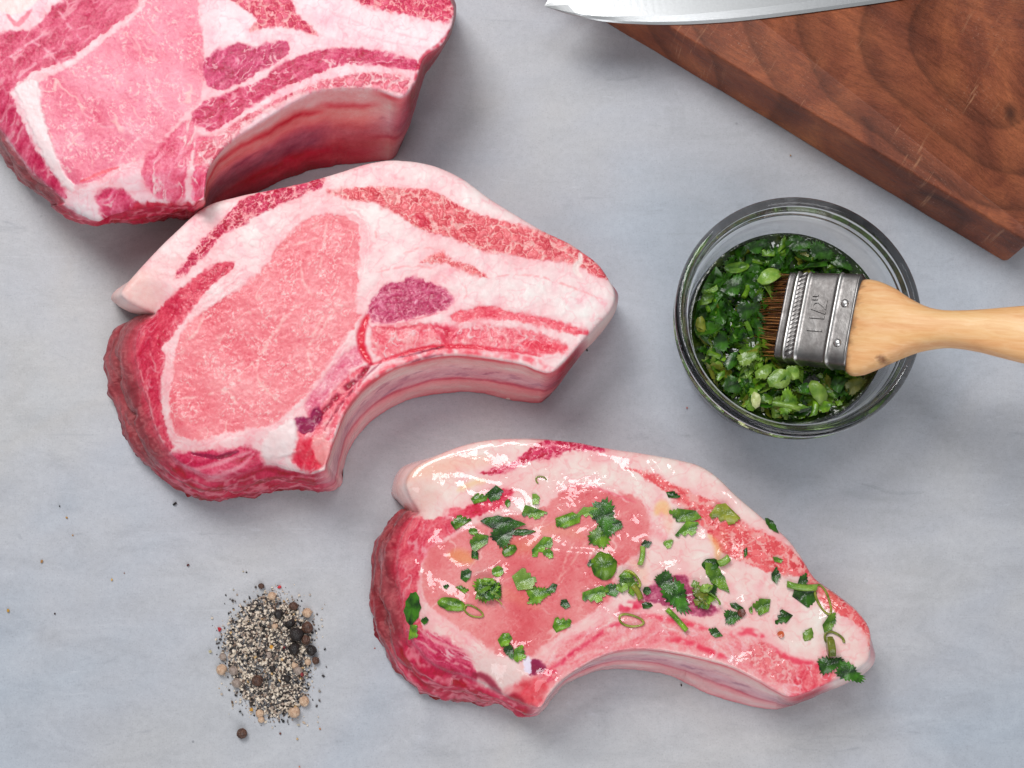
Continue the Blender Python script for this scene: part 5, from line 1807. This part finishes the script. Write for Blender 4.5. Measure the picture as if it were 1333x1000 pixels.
# slanted teeth pressed between the two beads
V, F = [], []
NB = 19
for k in range(NB):
    y0 = -HW * .88 + 2 * HW * .88 * k / (NB - 1)
    s = .0012
    corners = []
    for t, dy in ((.155, s), (.265, -s)):
        for e in (-.00042, .00042):
            corners.append((t, y0 + dy + e))
    b = len(V)
    for (t, y) in (corners[0], corners[1], corners[3], corners[2]):
        V.append(on_band(t, y, -.0004))
    for t, y in ((.165, y0 + s * .9), (.255, y0 - s * .9)):
        V.append(on_band(t, y, .00055))
    F += [(b, b + 1, b + 4), (b + 1, b + 2, b + 5, b + 4), (b + 2, b + 3, b + 5), (b + 3, b, b + 4, b + 5)]
obj("pressed_teeth", mesh_py("pressed_teeth", V, F, True), fm.mat, ferrule)
# rivets
rv = NT("rivet_steel")
rv.set(Metallic=1.0, Roughness=.28, Base_Color=(.72, .70, .69, 1))
for y in (-HW * .31, HW * .56):
    V, F = [], []
    for lv, (r, h) in enumerate(((.0017, -.0002), (.00165, .0004), (.0012, .0009), (.0006, .00115))):
        for k in range(14):
            a = 2 * math.pi * k / 14
            V.append(on_band(.865, y, h) + ba * r * math.cos(a) + bw_ * r * math.sin(a))
    for lv in range(3):
        for k in range(14):
            j = (k + 1) % 14
            F.append((lv * 14 + k, lv * 14 + j, lv * 14 + 14 + j, lv * 14 + 14 + k))
    F.append(tuple(42 + k for k in range(14)))
    obj("rivet", mesh_py("rivet", V, F, True), rv.mat, ferrule)
# the pressed size mark
cu = bpy.data.curves.new("size_mark", "FONT")
cu.body = '1 1/2"'
cu.size = .0088
cu.extrude = .00022
cu.bevel_depth = .00010
cu.align_x = "CENTER"
cu.align_y = "CENTER"
cu.space_character = .82
to = bpy.data.objects.new("size_mark_text", cu)
COL.objects.link(to)
bpy.context.view_layer.update()
dg = bpy.context.evaluated_depsgraph_get()
tm = bpy.data.meshes.new_from_object(to.evaluated_get(dg))
bpy.data.objects.remove(to)
co = np.zeros(len(tm.vertices) * 3, np.float32)
tm.vertices.foreach_get("co", co)
co = co.reshape(-1, 3)
tx, ty = -bw_, -ba
ctr = on_band(.53, -HW * .02, .0002)
new = ctr + co[:, 0:1] * tx + co[:, 1:2] * ty * 1.0 + co[:, 2:3] * bn
tm.vertices.foreach_set("co", new.astype(np.float32).ravel())
tm.update()
tm.name = "size_mark"
tm.materials.clear()
obj("size_mark", tm, fm.mat, ferrule)

# bristles
hs_ = np.random.RandomState(3)
V, F, CC = [], [], []
for q in range(900):
    y = hs_.uniform(-.93, .93) * HW
    h = hs_.uniform(-.75, .75) * HT
    ln_ = .0145 + hs_.uniform(-.004, .003) - .004 * (abs(y) / HW) ** 2
    spread = y * hs_.uniform(-.14, .02) + hs_.uniform(-.0012, .0012)
    sag = h * .3 + hs_.uniform(-.0008, .0008)
    base_c = F0 * 0 - bn * HT + bn * h + bw_ * y
    b = len(V)
    colr = [(138, 88, 44), (108, 66, 32), (160, 108, 58), (78, 44, 22)][hs_.randint(4)]
    wd = .00024
    for sgm in range(5):
        t = sgm / 4
        cpt = base_c - ba * (ln_ * t - .003) + bw_ * (spread * t * t) + bn * (sag * t * t - .0042 * t * t)
        ww = wd * (1 - .6 * t)
        V += [cpt + bw_ * ww, cpt - bw_ * ww * .5 + bn * ww * .87, cpt - bw_ * ww * .5 - bn * ww * .87]
        CC += [lin(colr)] * 3
    for sgm in range(4):
        for k in range(3):
            j = (k + 1) % 3
            F.append((b + sgm * 3 + k, b + sgm * 3 + j, b + sgm * 3 + 3 + j, b + sgm * 3 + 3 + k))
bm_ = NT("oily_bristle")
at = bm_.n("ShaderNodeAttribute", attribute_name="hair")
bm_.l(at, "Color", bm_.b, "Base Color")
bm_.set(Roughness=.35, Coat_Weight=.5, Coat_Roughness=.15)
me = mesh_py("bristles", V, F, True)
col_attr(me, "hair", np.array(CC))
br = obj("bristles", me, bm_.mat, brush)
br["kind"] = "stuff"

# handle
wm = NT("bare_beech_handle")
tc = wm.n("ShaderNodeAttribute", attribute_name="grain_co")
g0 = wm.n("ShaderNodeMapping")
g0.inputs["Scale"].default_value = (1, 7, 7)
wm.l(tc, "Vector", g0, 0)
n1 = wm.noise(g0, 90.0, 5, .6, .6)
r1 = wm.ramp(n1, 0, [(0.25, L4(226, 166, 108)), (0.5, L4(237, 186, 130)), (0.8, L4(244, 204, 156))])
n3 = wm.noise(g0, 18.0, 3, .5)
r3 = wm.ramp(n3, 0, [(0.35, G1(.42)), (0.7, G1(.56))])
m0 = wm.mix(None, (r1, 0), (r3, 0), "OVERLAY", f=.7)
st = wm.n("ShaderNodeAttribute", attribute_name="stain")
n4 = wm.noise(g0, 60.0, 4, .6)
sm_ = wm.math("MULTIPLY_ADD", (n4, 0), 0.9)
sm_.inputs[2].default_value = -.45
sa = wm.math("ADD", (sm_, 0), (st, "Fac"))
sr = wm.ramp(sa, 0, [(0.42, G1(0)), (0.75, G1(.6)), (1.0, G1(.95))])
m1 = wm.mix((sr, 0), (m0, 2), L4(112, 58, 24))
wm.l(m1, 2, wm.b, "Base Color")
wm.set(Roughness=.42, Specular_IOR_Level=.4, Coat_Weight=.12, Coat_Roughness=.25)
bp = wm.bump(n1, 0, .0003, .4)
wm.l(bp, 0, wm.b, "Normal")
# (picture x, upper edge y, lower edge y) read from the photograph, thickness in mm
prof_h = [(1108, 354, 484, 5.2), (1113, 353, 488, 5.9), (1120, 353.5, 488, 6.6), (1130, 356, 486, 7.1), (1142, 361, 480, 7.4), (1156, 368, 472, 7.6), (1172, 379, 463, 7.7), (1190, 389, 454, 7.7), (1208, 396, 449, 7.6), (1228, 398.5, 446, 7.5),
          (1250, 398, 448, 7.4), (1275, 396, 453, 7.3), (1300, 393, 460, 7.2), (1333, 389.5, 468.5, 7.2), (1370, 386, 478, 7.2), (1420, 384, 488, 7.0), (1480, 386, 492, 6.6), (1530, 394, 486, 6.0), (1560, 408, 474, 5.0), (1570, 424, 458, 3.4)]
stn = []
d_prev = None
for px, ya, yb, ht in prof_h:
    d_ = dist_at(px)
    p = F0 + ba * d_
    dep = np.dot(p - np.array(cam.location), [0, math.sin(TILT), -math.cos(TILT)])
    py = proj(p)[1]
    # edges are measured straight up and down the picture: turn them to the brush's own width
    k = dep / FPX * abs(math.cos(math.atan2(bw_[0], -bw_[1]))) ** 1
    sh = ((ya + yb) / 2 - py) * dep / FPX
    stn.append((d_, (yb - ya) / 2 * k, ht * .001, sh, 0.0))
# smooth the stations
sa_ = np.array(stn)
dd = np.concatenate([np.linspace(sa_[0, 0], sa_[5, 0], 14), np.linspace(sa_[5, 0], sa_[-1, 0], 40)[1:]])
stn = [tuple([x] + [float(np.interp(x, sa_[:, 0], sa_[:, j])) for j in range(1, 5)]) for x in dd]
handle = tube_along("handle", stn, wm.mat, brush, F0, ba, bw_, bn, F0 - bn * HT, 40, 2.7)
hv = np.zeros(len(handle.data.vertices) * 3, np.float32)
handle.data.vertices.foreach_get("co", hv)
hv = hv.reshape(-1, 3)
t_ = hv @ ba
w_ = hv @ bw_
n_ = hv @ bn
ga = handle.data.attributes.new("grain_co", "FLOAT_VECTOR", "POINT")
ga.data.foreach_set("vector", np.stack([t_, w_, n_], -1).astype(np.float32).ravel())
dist0 = t_ - LF
stain = 0.95 * np.exp(-np.clip(dist0, 0, 1) / .0048) * (0.75 + 0.5 * fbm(w_ * 1000, w_ * 0, 6, 2, 4))
stain = np.maximum(stain, .9 * np.exp(-(((dist0 - .014) / .0035) ** 2 + ((w_ - HW * .80) / .0022) ** 2)))
flt_attr(handle.data, "stain", stain)
handle.data.update()
# ------------------------------------------------------------------ pepper
pm = NT("cracked_pepper")
at = pm.n("ShaderNodeAttribute", attribute_name="grain")
nn = pm.noise(pm.coords(), 2500.0, 3, .6)
nr = pm.ramp(nn, 0, [(0.3, G1(.42)), (.7, G1(.58))])
mx_ = pm.mix(None, (at, "Color"), (nr, 0), "OVERLAY", f=.7)
pm.l(mx_, 2, pm.b, "Base Color")
pm.set(Roughness=.6)
ICO_V, ICO_F = [], []
bm = bmesh.new()
bmesh.ops.create_icosphere(bm, subdivisions=1, radius=1.0)
ICO_V = np.array([v.co[:] for v in bm.verts])
ICO_F = [tuple(v.index for v in f.verts) for f in bm.faces]
bm.free()
CUBE_V = np.array([(x, y, z) for x in (-1, 1) for y in (-1, 1) for z in (-1, 1)], float)
CUBE_F = [(0, 1, 3, 2), (4, 6, 7, 5), (0, 4, 5, 1), (2, 3, 7, 6), (0, 2, 6, 4), (1, 5, 7, 3)]
pr = np.random.RandomState(8)
heap_px = catmull([(304, 806), (318, 788), (345, 772), (368, 780), (390, 796), (404, 822), (404, 850), (404, 874), (400, 905), (388, 926), (366, 934), (345, 932), (322, 916), (308, 898), (300, 872), (292, 846), (294, 822)], True, 5)
GR = [((228, 214, 196), .36), ((204, 188, 172), .17), ((168, 148, 134), .09), ((72, 64, 62), .20), ((34, 30, 32), .15), ((120, 96, 80), .06), ((214, 176, 120), .01)]
cols = [c for c, w in GR]
wts = np.cumsum([w for c, w in GR])


def grain_at(V, F, C, px, py, r, z, col):
    p = P(px, py, 0)
    A = Matrix.Rotation(pr.uniform(0, 6.28), 3, "Z") @ Matrix.Rotation(pr.uniform(0, 3), 3, "X") @ Matrix.Rotation(pr.uniform(0, 3), 3, "Y")
    q = CUBE_V if pr.rand() < .35 else None
    if q is None:
        q, f = ICO_V * (1 + .25 * pr.randn(len(ICO_V), 1)), ICO_F
    else:
        q, f = CUBE_V * (.75 + .15 * pr.randn(8, 1)), CUBE_F
    s = r * np.array([pr.uniform(.7, 1.3), pr.uniform(.7, 1.2), pr.uniform(.6, 1.0)])
    q = (q * s) @ np.array(A).T
    q[:, 2] -= q[:, 2].min()
    b = len(V)
    V.extend(q + p + np.array([0, 0, z]))
    F.extend([tuple(i + b for i in ff) for ff in f])
    C.extend([lin(np.clip(np.array(col) + pr.uniform(-14, 14), 8, 250))] * len(q))


V, F, C = [], [], []
cnt = 0
U_ = pr.uniform(276, 425, 30000)
W_ = pr.uniform(760, 950, 30000)
d_, in_, _ = seg_dist(U_, W_, heap_px)
sd_ = np.where(in_, d_, -d_)
for px, py, sd in zip(U_, W_, sd_):
    if cnt >= 4800:
        break
    dens = 1.0 if sd > 6 else (.25 + .12 * sd if sd > 0 else .30 * math.exp(sd / 6.5))
    if pr.rand() > dens:
        continue
    hgt = .0026 * min(1, max(0, sd) / 34) ** .7
    z = hgt * pr.uniform(.55, 1.0) if sd > 4 else 0.0
    r = (.00024 + .00044 * pr.rand() ** 2) * (.8 if sd < 0 else 1)
    grain_at(V, F, C, px, py, r, z, cols[int(np.searchsorted(wts, pr.rand() * wts[-1]))])
    cnt += 1
for px, py, c_ in ((364, 764, (196, 40, 50)), (286, 820, (200, 50, 60)), (355, 843, (222, 160, 60)), (371, 843, (120, 26, 34)), (395, 878, (130, 30, 36)), (328, 924, (218, 160, 60))):
    grain_at(V, F, C, px, py, .0009, .0022 if 300 < px < 400 and 790 < py < 910 else 0, c_)
me = mesh_py("cracked_pepper", V, F, False)
col_attr(me, "grain", np.array(C))
tag(obj("cracked_pepper", me, pm.mat), "low heap of cracked black and white pepper on the table", "pepper", None, "stuff")


def corn_mat(name, c1, c2):
    m = NT(name)
    c = m.coords()
    v = m.n("ShaderNodeTexVoronoi", feature="DISTANCE_TO_EDGE")
    v.inputs["Scale"].default_value = 900.0
    m.l(c, 0, v, "Vector")
    n = m.noise(c, 700.0, 4, .6)
    r = m.ramp(n, 0, [(.3, L4(*c1)), (.7, L4(*c2))])
    m.l(r, 0, m.b, "Base Color")
    m.set(Roughness=.5)
    b = m.bump(v, "Distance", .0006, .8)
    b2 = m.bump(n, 0, .0003, .6, b)
    m.l(b2, 0, m.b, "Normal")
    return m.mat


CM = {"black": corn_mat("peppercorn_black", (22, 19, 20), (52, 44, 42)), "brown": corn_mat("peppercorn_brown", (58, 38, 32), (112, 78, 62)), "tan": corn_mat("peppercorn_tan", (184, 146, 118), (226, 198, 170)), "grey": corn_mat("peppercorn_grey", (130, 112, 104), (186, 170, 158))}
CORNS = [
    (340, 763, 4.2, "brown", "dark brown pepper husk standing at the top of the pepper heap"),
    (354, 776, 5.5, "tan", "tan cracked peppercorn near the top of the pepper heap"),
    (363, 800, 6.5, "black", "black peppercorn half buried in the upper middle of the heap"),
    (382, 789, 6, "brown", "pinkish brown peppercorn near the heap's upper right"),
    (400, 798, 6.5, "tan", "flat tan peppercorn at the heap's upper right rim"),
    (378, 811, 6, "black", "small black peppercorn left of the black cluster"),
    (386, 826, 9, "black", "largest black peppercorn in the cluster on the heap"),
    (400, 817, 7.5, "brown", "dark brown wrinkled peppercorn at the heap's right rim"),
    (398, 833, 6, "brown", "brown peppercorn wedged between three black ones"),
    (384, 845, 8, "black", "round black peppercorn under the largest one"),
    (405.5, 847, 7, "black", "black angular peppercorn standing out at the right rim"),
    (411, 860, 5, "brown", "small brown peppercorn below the angular black one"),
    (401, 862, 4.5, "tan", "small tan grain beside the small brown peppercorn"),
    (388, 873, 6, "grey", "whitish peppercorn in the right half of the heap"),
    (384, 866, 5, "tan", "cream grain just above the whitish peppercorn"),
    (290, 855, 5, "grey", "small grey peppercorn at the heap's left rim"),
    (289, 872, 7, "tan", "shiny tan peppercorn at the heap's left rim"),
    (304, 873, 6, "grey", "grey peppercorn right of the shiny tan one"),
    (308, 889, 6, "grey", "grey peppercorn at the lower left of the heap"),
    (335, 886, 7, "brown", "reddish dark brown peppercorn in the middle of the heap"),
    (383, 927, 7.5, "tan", "orange tan round peppercorn at the heap's lower right"),
    (396, 913, 6.5, "tan", "cream teardrop peppercorn above the orange tan one"),
    (338, 929, 5.5, "tan", "cream peppercorn at the bottom of the heap"),
    (340, 937, 4.5, "tan", "smallest cream grain at the very bottom of the heap"),
    (358, 815, 4.5, "tan", "cream grain in the upper middle of the heap"),
    (350, 853, 4.8, "grey", "pale grey grain in the middle of the heap"),
    (355, 871, 5, "black", "black chip in the lower middle of the heap"),
    (374, 884, 5, "black", "black chip right of the reddish brown peppercorn"),
    (315, 955, 6.5, "brown", "brown peppercorn lying alone below the heap"),
]
for px, py, r, mat, label in CORNS:
    rad = r * px_size(0.003)
    bm = bmesh.new()
    bmesh.ops.create_icosphere(bm, subdivisions=2 if r < 6 else 3, radius=1.0)
    sd0 = pr.randint(1000)
    q = np.array([v.co[:] for v in bm.verts])
    nz = fbm(q[:, 0] * 10 + q[:, 2] * 7, q[:, 1] * 10 - q[:, 2] * 4, 6, 3, sd0)
    cut = pr.uniform(.55, 1.0)
    sx = np.array([1, pr.uniform(.85, 1.0), pr.uniform(.8, .95)])
    for v, k in zip(bm.verts, nz):
        f = 1 + .16 * k
        v.co = Vector((v.co.x * f * sx[0], v.co.y * f * sx[1], v.co.z * f * sx[2]))
        if mat in ("tan", "black") and v.co.x > cut:
            v.co.x = cut
        v.co *= rad
    me = bpy.data.meshes.new("peppercorn")
    bm.to_mesh(me)
    bm.free()
    for p_ in me.polygons:
        p_.use_smooth = True
    inside = seg_dist(np.array([px]), np.array([py]), heap_px)
    lift = .0012 if inside[1][0] and inside[0][0] > 6 else 0.0
    q = P(px, py, rad * .85 + lift)
    o = obj("peppercorn", me, CM[mat], None, q)
    o.rotation_euler = (0, 0, pr.uniform(0, 6.28))
    tag(o, label, "peppercorn", "peppercorns on and around the pepper heap")

# single crumbs on the bare table
CR = [(228, 656, 2.6, (30, 26, 26)), (78, 659, 1.4, (40, 32, 30)), (87, 674, 1.8, (200, 150, 80)), (95, 697, 1.3, (205, 150, 90)), (55, 731, 2.2, (150, 104, 50)), (162, 746, 1.4, (150, 90, 60)), (146, 755, 2.2, (210, 168, 90)), (245, 736, 2.2, (96, 34, 30)),
      (241, 743, 1.0, (60, 50, 50)), (11, 795, 2.4, (196, 150, 60)), (72, 799, 1.4, (50, 30, 30)), (39, 806, 1.0, (50, 44, 44)), (61, 766, 1.2, (196, 170, 140)), (321, 745, 2.0, (22, 20, 22)), (317, 744, 1.4, (190, 176, 150)), (365, 955, 1.8, (90, 40, 32)), (387, 962, 1.8, (214, 180, 130)),
      (417, 949, 1.8, (206, 140, 80)), (396, 941, 2.0, (190, 170, 150)), (389, 944, 2.0, (210, 200, 180)), (369, 939, 2.2, (30, 28, 28)), (390, 998, 1.4, (200, 110, 70)), (54, 894, 1.0, (80, 70, 66)), (764, 456, 2.0, (44, 42, 46)), (887, 892, 1.8, (60, 40, 40)), (488, 844, 1.4, (196, 90, 80)), (1029, 203, 1.8, (206, 150, 80)), (894, 531, 1.6, (196, 120, 110)),
      (661, 519, 4.0, (232, 214, 206)), (749, 233, 1.2, (90, 90, 96)), (303, 782, 2.0, (60, 52, 50)), (294, 775, 1.6, (40, 36, 36)), (304, 768, 1.6, (200, 190, 170)), (423, 845, 2.2, (30, 28, 30)), (425, 868, 2.0, (80, 70, 66)), (421, 880, 2.6, (40, 34, 36)), (416, 900, 2.2, (150, 140, 130)), (416, 912, 1.9, (90, 80, 76)), (413, 800, 2.0, (80, 66, 60)), (274, 848, 2.0, (196, 186, 150)), (303, 918, 1.8, (176, 160, 140)), (313, 926, 2.2, (36, 32, 32))]
for px, py, r, c_ in CR:
    if r < 1.3:
        continue
    V, F, C = [], [], []
    grain_at(V, F, C, px, py, r * px_size(0) * .8, 0, c_)
    p = P(px, py, 0)
    me = mesh_py("pepper_crumb", [v - p for v in V], F, False)
    col_attr(me, "grain", np.array(C))
    tone = "dark" if sum(c_) < 270 else ("tan" if sum(c_) < 520 else "pale")
    if 270 < px < 430 and py > 755:
        where = "beside the pepper heap's " + ("lower " if py > 875 else "upper " if py < 815 else "middle ") + ("right" if px > 400 else "left" if px < 320 else "centre") + " rim" + (", far out" if py > 950 else "")
    elif px < 260 and py < 830:
        where = ("close to the table's left end" if px < 60 else "far out left of the pepper heap" if px < 130 else "between pepper heap and table's left end" if px < 230 else "near left of the pepper heap") + (", below the plain chop's corner" if py < 690 else ", level with the heap's top" if py < 780 else ", level with the heap's middle")
    elif px < 340 and py < 760:
        where = "on the bare table just above the pepper heap"
    elif px > 600 and py < 540:
        where = "on the bare table near the chops' bone ends" if px < 800 else "on the bare table around the jar"
    else:
        where = "on the bare table near the front edge of the picture"
    tag(obj("pepper_crumb", me, pm.mat, None, p), ("minute " if r < 1.7 else "tiny " if r < 2.1 else "small ") + tone + " crumb " + where, "crumb", "stray crumbs on the bare table")
